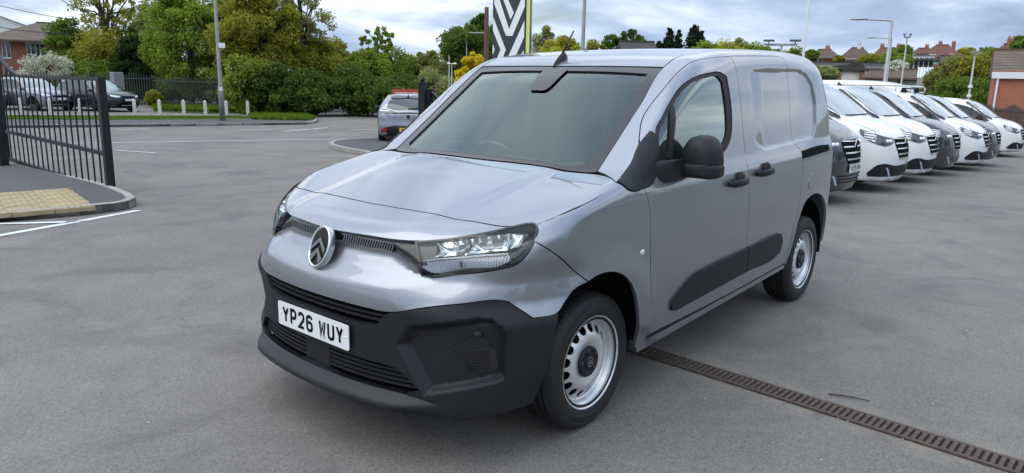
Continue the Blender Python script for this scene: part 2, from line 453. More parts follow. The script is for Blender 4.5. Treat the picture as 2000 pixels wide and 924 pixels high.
DOOR_FR = [(-.436, 1.318), (-.372, 1.245), (-.32, 1.166), (-.302, 1.105), (-.325, 1.06), (-.372, .81), (-.40, .54), (-.43, .345)]
DOOR_TP = [(-1.436, 1.742), (-1.191, 1.720), (-.988, 1.682), (-.889, 1.640), (-.714, 1.533), (-.537, 1.40)]
BPOST = [(-1.59, .36), (-1.553, .6), (-1.51, .975), (-1.496, 1.055), (-1.486, 1.23), (-1.472, 1.424), (-1.458, 1.563), (-1.445, 1.668), (-1.436, 1.742)]
SL_TP = [(-1.436, 1.742), (-1.921, 1.760), (-2.173, 1.764), (-2.225, 1.758), (-2.260, 1.738)]
SL_RR = [(-2.260, 1.738), (-2.278, 1.666), (-2.286, 1.459), (-2.303, 1.235), (-2.33, 1.185), (-2.385, 1.165), (-2.398, 1.13), (-2.405, .876), (-2.357, .656), (-2.318, .492), (-2.29, .385)]
WIN_O = [(-.505, 1.338), (-.60, 1.418), (-.708, 1.499), (-.802, 1.560), (-.94, 1.613), (-1.098, 1.639), (-1.24, 1.645), (-1.31, 1.625), (-1.332, 1.51), (-1.335, 1.375), (-1.311, 1.292), (-1.241, 1.233), (-1.125, 1.194), (-.7, 1.168), (-.46, 1.155)]
WIN_I = [(-.520, 1.330), (-.61, 1.408), (-.70, 1.476), (-.803, 1.541), (-.946, 1.597), (-1.087, 1.618), (-1.215, 1.620), (-1.256, 1.59), (-1.277, 1.408), (-1.265, 1.315), (-1.207, 1.255), (-1.117, 1.221), (-.654, 1.21), (-.475, 1.205)]
ARCH_F = [(-.335, .30), (-.315, .40), (-.285, .50), (-.245, .59), (-.17, .685), (-.07, .745), (.03, .768), (.10, .768), (.162, .752)]
LAMP_T = [(.728, .393, .930), (.700, .454, .931), (.599, .618, .962), (.516, .702, .985), (.450, .751, 1.004)]
LAMP_O = [(.388, .806, 1.018), (.379, .824, 1.016), (.388, .843, 1.004), (.418, .858, .974), (.444, .861, .941), (.471, .853, .903), (.516, .827, .864), (.558, .792, .851), (.653, .673, .826), (.733, .554, .808), (.744, .535, .811), (.759, .473, .842), (.766, .435, .855)]
BLACK_T = [(.885, 0, .663), (.876, .212, .663), (.860, .342, .662), (.839, .439, .662), (.822, .488, .670), (.785, .564, .690), (.686, .705, .719), (.568, .796, .727), (.537, .814, .719), (.514, .833, .699), (.458, .885, .646), (.345, .922, .654)]
STRIP_B = [(.809, 0, .876), (.791, .256, .879), (.773, .362, .877)]
SF = hv_F
# skin
SL_TP = [tuple(x) for x in curve2(np.array(SL_TP), .04, False)]
def on_side(pts):
    q = np.array(pts, float); return SIDE.lift(SF, q)[0]
def on_door(pts, step=.03):
    q = curve2(DOORV.to2(pts), step, False); return DOORV.lift(SF, q)[0]
DT3 = on_door([(-1.436, .778, 1.742), (-1.191, .756, 1.720), (-.988, .750, 1.686), (-.889, .749, 1.644), (-.714, .743, 1.533), (-.537, .748, 1.400), (-.436, .797, 1.318)])
DOUT = [tuple(x) for x in DT3]+[tuple(x) for x in on_side(DOOR_FR[1:]+[(-1.0, .348)]+BPOST[:-1])]
panel('front_door', SF, DOORV, DOUT, PAINT, van, [on_side(curve2(np.array(WIN_O), .04))], mirror=True, cell=.016)
panel('sliding_door', SF, SIDE, BPOST[::-1]+[(-1.9, .372)]+SL_RR[::-1]+SL_TP[::-1][1:-1], PAINT, van, mirror=True, cell=.0125)
ARCH_R = [(-2.312, .37), (-2.36, .50), (-2.437, .693), (-2.516, .782), (-2.65, .822), (-2.80, .82), (-2.95, .775), (-3.07, .69), (-3.14, .56), (-3.16, .40)]
quarter, quarter_far = panel('rear_quarter', SF, SIDE, SL_RR+ARCH_R+[(-3.37, .40), (-3.395, .6), (-3.40, 1.2), (-3.36, 1.55), (-3.28, 1.70), (-2.9, 1.748), (-2.5, 1.762), (-2.225, 1.758)], PAINT, van, mirror=True, cell=.0145)
panel('front_wing', SF, SIDE, [(.383, 1.012), (.271, 1.046), (.02, 1.101), (-.064, 1.123), (-.136, 1.143), (-.165, 1.109), (-.225, 1.094), (-.302, 1.100)]+DOOR_FR[4:]+[(-.428, .31)]+ARCH_F+[(.322, .874), (.386, .920), (.434, .955), (.418, .974), (.390, 1.002)], PAINT, van, mirror=True, cell=.022)
panel('sill', SF, SIDE, [(-.345, .318), (-1.6, .355), (-2.29, .378), (-2.312, .345), (-1.6, .318), (-.367, .268)], PAINT, van, mirror=True, lip=.05)
PIL = [(-.136, .868, 1.143), (-.204, .759, 1.163), (-.212, .716, 1.168), (-.370, .702, 1.283), (-.620, .684, 1.470), (-.888, .655, 1.661), (-1.05, .655, 1.718), (-1.4, .66, 1.766), (-2.0, .665, 1.802), (-2.7, .66, 1.808), (-3.15, .64, 1.79), (-3.28, .72, 1.71), (-2.9, .758, 1.748), (-2.5, .775, 1.762), (-2.225, .78, 1.758)]
low = np.concatenate([on_side([(-2.225, 1.758)]+[q for q in SL_TP[::-1] if -2.2 < q[0] < -1.45]), DT3, [(-.408, .814, 1.290), (-.25, .850, 1.20)]])
PIL = PIL[:15]+[tuple(x) for x in low[1:]]
panel('windscreen_pillar', SF, UPSIDE, PIL, PAINT, van, mirror=True, cell=.022, gap=.0015)
panel('roof', SF, TOP, [(-.845, 0), (-.863, .369), (-.893, .652), (-1.05, .652), (-1.4, .657), (-2.0, .662), (-2.7, .657), (-3.15, .637), (-3.25, .4), (-3.28, 0)], PAINT, van, half=True, gap=.001, cell=.04)
BF = [tuple(x) for x in curve2(np.array([(.549, 0), (.541, .19), (.529, .379), (.503, .569), (.45, .751), (.388, .803)]), .04, False)]
BF3 = [tuple(x) for x in TOP.lift(SF, np.array([q for q in BF if q[1] < .752]))[0]]
panel('bonnet', SF, TOP, BF+[(.379, .834), (.271, .873), (.02, .894), (-.064, .885), (-.136, .868), (-.178, .80), (-.188, .74), (-.180, .68), (-.167, .60), (-.155, .349), (-.141, 0)], PAINT, van, half=True, gap=.004, cell=.03, lip=.03)
panel('nose_panel', SF, NOSE, BF3+LAMP_T[::-1][1:]+[(.761, .22, .928), (.777, 0, .923)], PAINT, van, half=True, cell=.022, gap=.003, lip=.03)
bumper_cover = panel('bumper_cover', SF, CYL, STRIP_B+LAMP_O[::-1][:-3]+[(.434, .861, .955), (.386, .893, .92), (.322, .91, .874), (.162, .937, .749), (.232, .93, .735), (.30, .927, .69), (.345, .922, .654)]+BLACK_T[::-1][1:], PAINT, van, half=True, cell=.0095)
LOWSLOT = [(.888, 0, .446), (.874, .257, .446), (.86, .346, .438), (.827, .485, .424), (.79, .575, .350), (.80, .55, .338), (.88, 0, .338)]
bumper = panel('lower_bumper', SF, CYL, [(.885, 0, .594), (.862, .334, .594), (.852, .389, .600), (.838, .448, .660)]+BLACK_T[4:]+[(.37, .921, .55), (.385, .92, .487), (.405, .902, .376), (.435, .875, .272), (.66, .76, .245), (.80, .53, .24), (.88, 0, .24)], BLK, van, [LOWSLOT], half=True, cell=.0088, lip=.03)
REARO = [(0, 1.78), (.62, 1.765), (.68, 1.70), (.78, 1.2), (.80, .6), (.79, .40), (0, .40)]
panel('tailgate', SF, REAR, REARO, PAINT, van, half=True, cell=.06, lip=0)
# dark strip under the bonnet gap, painted in place of its deep shade
bf_ = [(.549, 0), (.541, .19), (.529, .379), (.503, .569), (.45, .751), (.40, .80)]
panel('bonnet_gap_shade', SF, TOP, [(a+.03, b) for a, b in bf_]+[(a-.03, b*.985) for a, b in bf_[::-1]], VOID, van, half=True, off=-.007, gap=0, lip=0, cell=.02)
# windscreen
SCR = [(-.153, 0), (-.168, .349), (-.182, .60), (-.198, .69), (-.208, .714), (-.37, .700), (-.62, .682), (-.886, .653), (-.857, .369), (-.839, 0)]
FRI = [(-.188, 0), (-.200, .377), (-.222, .60), (-.255, .648), (-.541, .626), (-.822, .597), (-.806, .3), (-.796, 0)]
panel('windscreen_surround', SF, TOP, SCR, BLKS, van, [FRI], half=True, gap=.0015, cell=.03, off=-.003)
panel('windscreen', SF, TOP, FRI, GLASS, van, half=True, gap=-.010, cell=.025, off=-.012, lip=0)
panel('sensor_patch', SF, TOP, [(-.815, 0), (-.815, .085), (-.72, .078), (-.65, .062), (-.64, .05), (-.64, 0)], BLKS, van, half=True, off=-.0015, gap=0, lip=0, cell=.03)
# door glass
panel('window_frame', SF, SIDE, WIN_O, RUB, van, [WIN_I], off=-.004, gap=.001, mirror=True, cell=.02)
for g in (1, -1):
    q = [(-.525, 1.332), (-.61, 1.406), (-.680, 1.458), (-.588, 1.21), (-.475, 1.205)] if g > 0 else [(-.695, 1.472), (-.803, 1.543), (-.946, 1.600), (-1.087, 1.620), (-1.215, 1.622), (-1.258, 1.59), (-1.279, 1.408), (-1.267, 1.315), (-1.207, 1.253), (-1.117, 1.219), (-.602, 1.208)]
    panel('quarter_light' if g > 0 else 'door_window', SF, SIDE, q, GLASSD, van, off=-.012, gap=-.006, lip=0, mirror=True, cell=.018)
panel('window_divider', SF, SIDE, [(-.700, 1.482), (-.680, 1.468), (-.584, 1.205), (-.606, 1.205)], RUB, van, off=.001, gap=0, mirror=True, cell=.03, lip=.02)
panel('mirror_sail', SF, UPSIDE, [(-.145, .869, 1.145), (-.28, .842, 1.222), (-.408, .814, 1.290), (-.500, .815, 1.345), (-.512, .83, 1.325), (-.478, .893, 1.218), (-.44, .905, 1.15), (-.395, .911, 1.115), (-.365, .913, 1.104), (-.30, .914, 1.096), (-.225, .914, 1.093), (-.172, .908, 1.108)], BLK, van, off=.004, gap=.001, mirror=True, cell=.02, corner=14)
# rub strips along the doors
MOLD = [(-.649, .430), (-.642, .478), (-.70, .512), (-.875, .583), (-1.05, .598)]
panel('door_rub_strip', SF, SIDE, MOLD+[(-1.560, .617), (-1.585, .459), (-.80, .424), (-.69, .420)], BLK, van, off=.014, gap=.001, lip=.02, mirror=True, corner=60)
panel('door_rub_strip', SF, SIDE, [(-1.568, .617), (-2.02, .634), (-2.08, .632), (-2.142, .565), (-2.128, .500), (-2.09, .486), (-1.593, .459)], BLK, van, off=.014, gap=.001, lip=.02, mirror=True, corner=60)
# sliding door rail and fuel flap
panel('sliding_rail', SF, SIDE, [(-2.402, 1.152), (-2.8, 1.168), (-3.06, 1.160), (-3.06, 1.118), (-2.402, 1.100)], VOID, quarter, off=.003, gap=0, mirror=False)
panel('fuel_flap', SF, SIDE, [(-2.55, .95), (-2.58, .975), (-2.69, .986), (-2.79, .975), (-2.81, .93), (-2.78, .885), (-2.70, .872), (-2.58, .88), (-2.55, .90)], PAINT, quarter, off=.003, gap=.002)
# door handles: cup and grip
def handle(u, z):
    h = MB(); y = float(on_side([(u, z)])[0][1])
    pts = [(u+.115, y+.006, z-.006), (u+.085, y+.030, z-.003), (u, y+.040, z), (u-.085, y+.034, z+.002), (u-.115, y+.012, z+.002)]
    V = []; n = 10
    for i, q in enumerate(pts):
        a = (.012, .020, .022, .020, .012)[i]
        V += [(q[0], q[1]+.011*math.cos(t), q[2]+a*math.sin(t)) for t in np.linspace(0, 2*math.pi, n, endpoint=False)]
    h.add(V, [(i*n+j, i*n+(j+1) % n, (i+1)*n+(j+1) % n, (i+1)*n+j) for i in range(4) for j in range(n)]+[tuple(range(n)), tuple(range(4*n, 5*n))[::-1]])
    h.sphere((u-.045, y+.008, z+.012), (.045, .022, .045), 14, 8)
    for s in (1, -1):
        m = MB(); m.add([(a, b*s, c) for a, b, c in h.V], h.F if s > 0 else [f[::-1] for f in h.F])
        o = m.build('door_handle', BLK, van, smooth=True)
        c = MB(); c.sphere((u-.02, y-.012, z-.02), (.065, .016, .050), 18, 10)
        c2 = MB(); c2.add([(a, b*s, d) for a, b, d in c.V], c.F if s > 0 else [f[::-1] for f in c.F])
        c2.build('handle_cup', PAINT, o, smooth=True)
handle(-1.315, 1.040); handle(-1.70, 1.068)
# side repeaters
for s in (1, -1):
    rb = MB(); rb.sphere((-.296, s*.924, .799), (.034, .010, .024), 16, 8); o = rb.build('side_repeater', SATIN, van, smooth=True)
    rb = MB(); rb.sphere((-.296, s*.930, .799), (.022, .008, .015), 14, 8); rb.build('repeater_lens', pmat('clear_lens', (.75, .72, .70), .12, .2, .5), o, smooth=True)
# grille strip with fins
strip = panel('grille_strip', SF, CYL, [(.777, 0, .921), (.761, .22, .926), (.728, .393, .928), (.66, .53, .940), (.69, .56, .86), (.740, .525, .815), (.762, .455, .850), (.766, .435, .857), (.773, .362, .879), (.791, .256, .881), (.809, 0, .878)], BLKS, van, half=True, off=-.018, gap=-.004, cell=.015, lip=0)
fin = MB()
for s in (1, -1):
    for v in np.arange(.085, .40, .0150):
        zt, zb = np.interp(v, [0, .2, .4], [.916, .920, .921]), np.interp(v, [0, .25, .36, .4], [.881, .884, .882, .874])
        q, _ = CYL.lift(SF, CYL.to2([(.777, v, zt), (.80, v, zb), (.777, v+.006, zt), (.80, v+.006, zb)]))
        nr = grad(SF, q); a = q-nr*.018; b = q-nr*np.array([[.012], [.003], [.012], [.003]])
        V = [tuple(x*np.array([1, s, 1])) for x in np.concatenate([a, b])]
        fin.add(V, [(0, 1, 5, 4), (2, 6, 7, 3), (4, 5, 7, 6), (0, 4, 6, 2), (1, 3, 7, 5)])
tag(fin.build('grille_fins', SATIN if False else pmat('grey_fin', (.16, .165, .175), .35, .6), strip), kind='stuff')
# badge
bd = MB(); cB = np.array([.834, 0, .856]); nB = np.array([.935, 0, .355]); nB /= np.linalg.norm(nB); uB = np.array([-nB[2], 0, nB[0]])
def bp(x, y, d): return tuple(cB+np.array([0, 1, 0])*x+uB*y+nB*d)
n = 48; ang = np.linspace(0, 2*math.pi, n, endpoint=False)
prof = [(.068, .093, -.02), (.069, .094, .006), (.066, .091, .012), (.061, .085, .012), (.058, .081, .005)]
bd.add([bp(a*math.cos(t), b*math.sin(t), d) for a, b, d in prof for t in ang], [(i*n+(j+1) % n, i*n+j, (i+1)*n+j, (i+1)*n+(j+1) % n) for i in range(4) for j in range(n)])
badge = bd.build('badge', SATIN, van, smooth=True)
bk = MB(); bk.add([bp(.059*math.cos(t), .082*math.sin(t), .0055) for t in ang], [tuple(range(n))[::-1]]); bk.build('badge_field', pmat('badge_black', (.006, .006, .007), .4, spec=.3), badge)
for y0 in (.012, -.034):
    c = MB(); w = .021
    def half(x): return .056*math.sqrt(max(0, 1-(x/.081)**2))
    pl = [(0, y0+.030), (.048, y0-.016), (.048, y0-.016-w), (0, y0+.030-w), (-.048, y0-.016-w), (-.048, y0-.016)]
    pl = [(max(-half(y), min(half(y), x)), y) for x, y in pl]
    for q in ([pl[0], pl[1], pl[2], pl[3]], [pl[0], pl[3], pl[4], pl[5]]):
        c.add([bp(x, y, d) for d in (.007, .013) for x, y in q], [(4, 5, 6, 7)[::-1], (0, 1, 5, 4), (1, 2, 6, 5), (2, 3, 7, 6), (3, 0, 4, 7)])
    c.build('chevron', pmat('dark_satin', (.20, .20, .21), .35, 1.0), badge)
# upper and lower intake bars and the dark behind them
def band(name, z0, z1, v1, off, mat, parent, lip=.03, v0=None, cell=.02):
    """a strip across the front between two heights"""
    q = [(.88, v0 or 0, z0), (.86, .5*v1, z0), (.84, v1, z0), (.84, v1, z1), (.86, .5*v1, z1), (.88, v0 or 0, z1)]
    q = [(math.sqrt(max(.01, .79-b*b*.5)), b, c) for a, b, c in q]
    return panel(name, SF, CYL, q, mat, parent, half=v0 is None, off=off, gap=0, lip=lip, cell=cell, mirror=v0 is not None)
panel('intake_shroud', SF, CYL, [(.885, 0, .68), (.84, .46, .68), (.84, .45, .57), (.885, 0, .57)], VOID, bumper, half=True, off=-.06, gap=-.01, lip=0)
panel('intake_shroud', SF, CYL, [(.885, 0, .47), (.80, .60, .47), (.78, .66, .24), (.885, 0, .24)], VOID, bumper, half=True, off=-.09, gap=-.01, lip=0)
for z, v in ((.640, .445), (.618, .42)): band('intake_bar', z-.005, z+.004, v, -.012, BLK, bumper)
for v in (.09, .19, .28): 
    band('intake_rib', .598, .655, v+.012, -.03, BLK, bumper, v0=v, lip=.01)
for z, v in ((.432, .47), (.412, .49), (.392, .515), (.372, .54), (.352, .56)): band('intake_bar', z-.005, z+.006, v, -.020, BLK, bumper, v0=.085)
cbx = MB(); cbx.box(.76, .868, -.088, .088, .336, .446); cbx.build('radar_cover', BLK, bumper, bevel=.004)
# number plate
plate = MB()
def rrect(w, h, r, k=5):
    return [(sx*(w/2-r)+r*math.cos(t), sy*(h/2-r)+r*math.sin(t)) for sx, sy, t0 in ((1, 1, 0), (-1, 1, 90), (-1, -1, 180), (1, -1, 270)) for t in np.radians(np.linspace(t0, t0+90, k))]
plate.prism(rrect(.52, .111, .010), 0, .004, lambda x, y, z: (.890+z, x, .518+y))
PLW = pmat('plate_white', (.80, .80, .79), .35, 0, .3)
pl = plate.build('number_plate', PLW, van)
GLY = {'Y': [[(0, 1), (.5, .45), (1, 1)], [(.5, .34), (.5, 0)]], 'P': [[(0, 0), (0, 1), (.7, 1), (.93, .9), (1, .73), (.93, .55), (.7, .44), (.22, .44)]],
       '2': [[(0, .78), (.1, .93), (.35, 1), (.65, 1), (.92, .9), (1, .73), (.9, .53), (0, .0), (1, 0)]],
       '6': [[(1, .82), (.9, .95), (.65, 1), (.35, 1), (.1, .93), (0, .75), (0, .25), (.1, .07), (.35, 0), (.65, 0), (.9, .07), (1, .22), (1, .38), (.9, .52), (.65, .58), (.24, .57)]],
       'W': [[(0, 1), (.2, 0), (.5, .75), (.8, 0), (1, 1)]], 'U': [[(0, 1), (0, .25), (.1, .07), (.35, 0), (.65, 0), (.9, .07), (1, .25), (1, 1)]],
       '7': [[(0, 1), (1, 1), (.3, 0)]], '5': [[(.95, 1), (.1, 1), (.05, .56), (.6, .6), (.95, .45), (1, .25), (.85, .05), (.5, 0), (.1, .05), (0, .2)]],
       'N': [[(0, 0), (0, 1), (1, 0), (1, 1)]], 'F': [[(0, 0), (0, 1), (1, 1)], [(0, .52), (.8, .52)]], 'H': [[(0, 0), (0, 1)], [(1, 0), (1, 1)], [(0, .5), (1, .5)]],
       'O': [[(.35, 1), (.1, .93), (0, .75), (0, .25), (.1, .07), (.35, 0), (.65, 0), (.9, .07), (1, .25), (1, .75), (.9, .93), (.65, 1), (.35, 1)]], 'G': [[(1, .8), (.9, .95), (.6, 1), (.35, 1), (.1, .93), (0, .75), (0, .25), (.1, .07), (.35, 0), (.65, 0), (.9, .07), (1, .2), (1, .45), (.6, .45)]],
       'V': [[(0, 1), (.5, 0), (1, 1)]], 'M': [[(0, 0), (0, 1), (.5, .35), (1, 1), (1, 0)]], 'D': [[(0, 0), (0, 1), (.6, 1), (.9, .9), (1, .7), (1, .3), (.9, .1), (.6, 0), (0, 0)]],
       'C': [[(1, .8), (.9, .95), (.6, 1), (.35, 1), (.1, .93), (0, .75), (0, .25), (.1, .07), (.35, 0), (.65, 0), (.9, .07), (1, .2)]],
       'E': [[(1, 0), (0, 0), (0, 1), (1, 1)], [(0, .5), (.8, .5)]], 'L': [[(0, 1), (0, 0), (1, 0)]], 'I': [[(.5, 0), (.5, 1)]], 'R': [[(0, 0), (0, 1), (.7, 1), (.95, .9), (1, .73), (.93, .55), (.7, .46), (0, .46)], [(.5, .46), (1, 0)]],
       'T': [[(0, 1), (1, 1)], [(.5, 1), (.5, 0)]], 'A': [[(0, 0), (.5, 1), (1, 0)], [(.2, .35), (.8, .35)]], 'S': [[(1, .82), (.85, .97), (.5, 1), (.12, .95), (0, .76), (.1, .58), (.85, .43), (1, .25), (.88, .05), (.5, 0), (.12, .04), (0, .18)]],
       'B': [[(0, 0), (0, 1), (.7, 1), (.93, .9), (.95, .7), (.7, .53), (0, .53)], [(.7, .53), (1, .38), (1, .15), (.75, 0), (0, 0)]], 'K': [[(0, 0), (0, 1)], [(1, 1), (0, .4)], [(.35, .6), (1, 0)]]}
def stroke(m, pts, w, f):
    """flat ribbon along a polyline with mitred joints"""
    P = [np.array(p, float) for p in pts]; n = len(P); L, Rr = [], []
    for i in range(n):
        d0 = P[i]-P[i-1] if i else P[1]-P[0]; d1 = P[i+1]-P[i] if i < n-1 else d0
        d0 = d0/np.linalg.norm(d0); d1 = d1/np.linalg.norm(d1)
        nn = np.array([-(d0+d1)[1], (d0+d1)[0]]); nn /= max(np.linalg.norm(nn), 1e-6)
        k = 1/max(.45, nn@np.array([-d0[1], d0[0]]))
        L.append(P[i]+nn*w/2*k); Rr.append(P[i]-nn*w/2*k)
    V = [f(*q) for q in L+Rr]
    m.add(V, [(i, n+i, n+i+1, i+1) for i in range(n-1)])
def text(name, s, cw, ch, sw, adv, f, mat, parent, gapw=None, each=False):
    """lettering in flat strokes, one mesh; f maps plane coordinates to space"""
    m = MB(); x = 0; adv = adv
    tot = sum((gapw or adv) if c == ' ' else adv for c in s)-(adv-cw)
    x = -tot/2
    for c in s:
        if c == ' ': x += gapw or adv; continue
        if each: m = MB()
        for st in GLY[c]:
            stroke(m, [(x+sw/2+px*(cw-sw), -ch/2+sw/2+py*(ch-sw)) for px, py in st], sw, f)
        x += adv
        if each: m.build('letter', mat, parent)
    return None if each else tag(m.build(name, mat, parent), kind='stuff')
BLKP = pmat('plate_black', (.006, .006, .006), .7, spec=.1)
text('registration', 'YP26 WUY', .050, .079, .0145, .061, lambda x, y: (.8948, x, .518+y), BLKP, pl, gapw=.033, each=True)
for vx in (-.236, .236):
    sc = MB(); sc.sphere((.894, vx, .520), (.003, .006, .006), 10, 6); sc.build('plate_screw', PLW, pl, smooth=True)
# splitter along the bottom of the bumper
q = [(v, .30) for v in np.linspace(-.76, .76, 53)]
FR = View((-1, 0, 0), (0, 1, 0), (0, 0, 1), -1.1, -.3)
c0, _ = FR.lift(SF, np.array(q)); nn = grad(SF, c0); nn[:, 2] = 0; nn /= np.linalg.norm(nn, axis=1, keepdims=True)
sp = MB(); prof = [(-.03, .324), (.002, .327), (.042, .299), (.052, .288), (.053, .272), (.040, .257), (-.05, .238)]
V = []
for i in range(len(c0)):
    fade = 1-float(sstep(np.array(abs(q[i][0])), .44, .74))
    for o_, z_ in prof: V.append((c0[i][0]+nn[i][0]*(o_*fade-.014*(1-fade)), c0[i][1]+nn[i][1]*(o_*fade-.014*(1-fade)), .30+(z_-.30)*(1 if z_ < .3 else fade*.8+.2)))
m_ = len(prof); sp.add(V, [(i*m_+j, (i+1)*m_+j, (i+1)*m_+j+1, i*m_+j+1)[::-1] for i in range(len(c0)-1) for j in range(m_-1)])
sp.build('splitter', pmat('splitter_black', (.011, .0115, .013), .42, 0, 0, .35), van, auto=40)
# corner vents and parking sensors
def vent_part(name, out, mat, parent, off, **k): return panel(name, SF, CYL, out, mat, parent, off=off, mirror=True, gap=.001, cell=.012, **k)
vent_part('corner_vent', [(.732, .695, .530), (.632, .802, .548), (.616, .812, .519), (.614, .811, .440), (.650, .783, .430)], BLKS, bumper, .004)
vent_part('vent_bracket', [(.735, .690, .540), (.66, .765, .592), (.628, .800, .575), (.620, .808, .548), (.732, .700, .530)], BLK, bumper, .012)
for z in np.arange(.440, .526, .0125):
    w = np.interp(z, [.405, .53], [.775, .70])
    vent_part('vent_slat', [(.70, w+.006, z), (.62, .806, z+.003), (.62, .806, z+.007), (.70, w, z+.005)], BLK, bumper, .008, lip=.004)
for s in (1, -1):
    ps_ = CYL.lift(SF, CYL.to2([(.655, .775, .590)]))[0]; ps_ = (ps_-grad(SF, ps_)*.006)[0]
    b = MB(); b.sphere((ps_[0], s*ps_[1], ps_[2]), .022, 14, 10); b.build('parking_sensor', BLK, bumper, smooth=True)
# headlamps
LAMPOUT = LAMP_T[1:]+LAMP_O[:-2]
lens = panel('headlamp', SF, LAMP, LAMPOUT, LENS, van, off=-.001, mirror=True, lip=0, cell=.03)
DARKL = pmat('lamp_black', (.010, .010, .012), .18, 0, .6)
for o in lens: pass
def lamp_part(name, out, mat, off, lip=.01, cell=.014, bowl=None):
    V = panel(name, SF, LAMP, out, mat, lens[0], off=off, mirror=False, lip=lip, gap=0, cell=cell, corner=35, bowl=bowl)
    me = V.data.copy(); o = bpy.data.objects.new(name, me); link(o, lens[1])
    me.transform(Matrix.Scale(-1, 4, (0, 1, 0))); me.flip_normals()
    return V
lamp_part('lamp_housing', [tuple(x) for x in LAMPOUT], DARKL, -.055, 0, .03)
bz = np.array(LAMPOUT); c2 = LAMP.to2(bz)
ring_o = curve2(c2, .02); ring_i = inset(ring_o, .010)
def ringpanel(name, mat, off):
    ob = panel(name, SF, LAMP, ring_o, mat, lens[0], [ring_i], off=off, gap=.0005, smooth_outline=False, lip=.035, cell=.02)
    me = ob.data.copy(); o = bpy.data.objects.new(name, me); link(o, lens[1]); me.transform(Matrix.Scale(-1, 4, (0, 1, 0))); me.flip_normals()
ringpanel('lamp_bezel', DARKL, .0005)
REFL = pmat('lamp_reflector', (.82, .83, .85), .12, 1.0)
RIBB = bpy.data.materials.new('lamp_ribbed'); RIBB.use_nodes = True
_n = NT(RIBB.node_tree); _b = RIBB.node_tree.nodes['Principled BSDF']; _b.inputs['Base Color'].default_value = (.72, .73, .75, 1); _b.inputs['Metallic'].default_value = .7; _b.inputs['Roughness'].default_value = .2
_w = _n.n('ShaderNodeTexWave', i={'Vector': _n.n('ShaderNodeTexCoord').outputs['Object'], 'Scale': 38.0, 'Distortion': 0.0}, wave_type='BANDS', bands_direction='Y')
_bp = _n.n('ShaderNodeBump', i={'Strength': .7, 'Distance': .004, 'Height': _w.outputs[1]}); RIBB.node_tree.links.new(_bp.outputs[0], _b.inputs['Normal'])
lamp_part('lamp_light_stop', [tuple(x) for x in LAMPOUT[:-2]]+[(.757, .50, .825), (.775, .42, .86), (.73, .40, .935)], VOID, -.075, 0, .03)  # dark filler added behind the headlamp to block stray light
lamp_part('main_reflector', [(.662, .541, .936), (.589, .64, .959), (.603, .671, .933), (.633, .663, .902), (.695, .558, .886), (.673, .572, .908)], REFL, -.012, .0, .008, (.040, .034))
lamp_part('main_reflector', [(.584, .647, .96), (.474, .764, .985), (.497, .793, .957), (.522, .799, .925), (.632, .665, .902), (.599, .678, .934)], REFL, -.012, .0, .008, (.045, .036))
lamp_part('outer_reflector', [(.471, .774, .984), (.447, .811, .982), (.46, .825, .966), (.485, .827, .939), (.513, .803, .932), (.496, .794, .957)], pmat('lamp_white', (.86, .87, .88), .15, .6), -.012, .0, .008, (.012, .02))
lamp_part('light_guide', [(.715, .53, .872), (.634, .665, .898), (.525, .802, .916), (.525, .819, .884), (.547, .802, .869), (.645, .678, .849), (.717, .564, .826), (.744, .502, .843), (.717, .546, .851)], RIBB, -.010, .02)
lamp_part('guide_line', [(.720, .53, .866), (.634, .668, .890), (.530, .802, .907), (.530, .804, .904), (.636, .668, .887), (.722, .53, .863)], pmat('lamp_grey', (.10, .10, .11), .3, .3), -.007, .006)
lamp_part('lamp_divider', [(.645, .655, .875), (.640, .662, .875), (.648, .672, .851), (.655, .664, .851)], DARKL, -.005, .006)
for i_, s in enumerate((1, -1)):
    for c_ in ((.615, .605, .918), (.535, .715, .938)):
        m = MB(); m.sphere((c_[0], s*c_[1], c_[2]), (.013, .013, .013), 12, 8); m.build('bulb', pmat('bulb_glass', (.75, .76, .78), .08, .3, .5), lens[i_], smooth=True)
# wheels: tyre, pressed steel rim, hub cap
TYRE = bpy.data.materials.new('tyre_rubber'); TYRE.use_nodes = True
def _tyre():
    t = TYRE.node_tree; b = t.nodes['Principled BSDF']; n = NT(t)
    b.inputs['Base Color'].default_value = (.022, .022, .023, 1); b.inputs['Roughness'].default_value = .62
    oc = n.n('ShaderNodeTexCoord').outputs['Object']; s = n.n('ShaderNodeSeparateXYZ', i={0: oc})
    ang = n.m('ARCTAN2', s.outputs[0], s.outputs[2])
    r = n.m('SQRT', n.m('ADD', n.m('MULTIPLY', s.outputs[0], s.outputs[0]), n.m('MULTIPLY', s.outputs[2], s.outputs[2])))
    st = n.m('FRACT', n.m('ADD', n.m('MULTIPLY', ang, 68/6.2832), n.m('MULTIPLY', s.outputs[1], 3.0)))
    sipe = n.m('MULTIPLY', n.m('LESS_THAN', st, .16), n.m('GREATER_THAN', r, .296))
    rib = n.m('MULTIPLY', n.m('SINE', n.m('MULTIPLY', r, 900)), n.m('LESS_THAN', r, .296))
    h = n.m('SUBTRACT', n.m('MULTIPLY', rib, .06), sipe)
    bp_ = n.n('ShaderNodeBump', i={'Strength': 1.0, 'Distance': .005, 'Height': h}); t.links.new(bp_.outputs[0], b.inputs['Normal'])
    t.links.new(n.mix(sipe, (.012, .012, .0125), (.003, .003, .003)), b.inputs['Base Color'])
_tyre()
STEEL = pmat('steel_rim_silver', (.68, .69, .70), .32, .5, .35, noise=(40, .06))
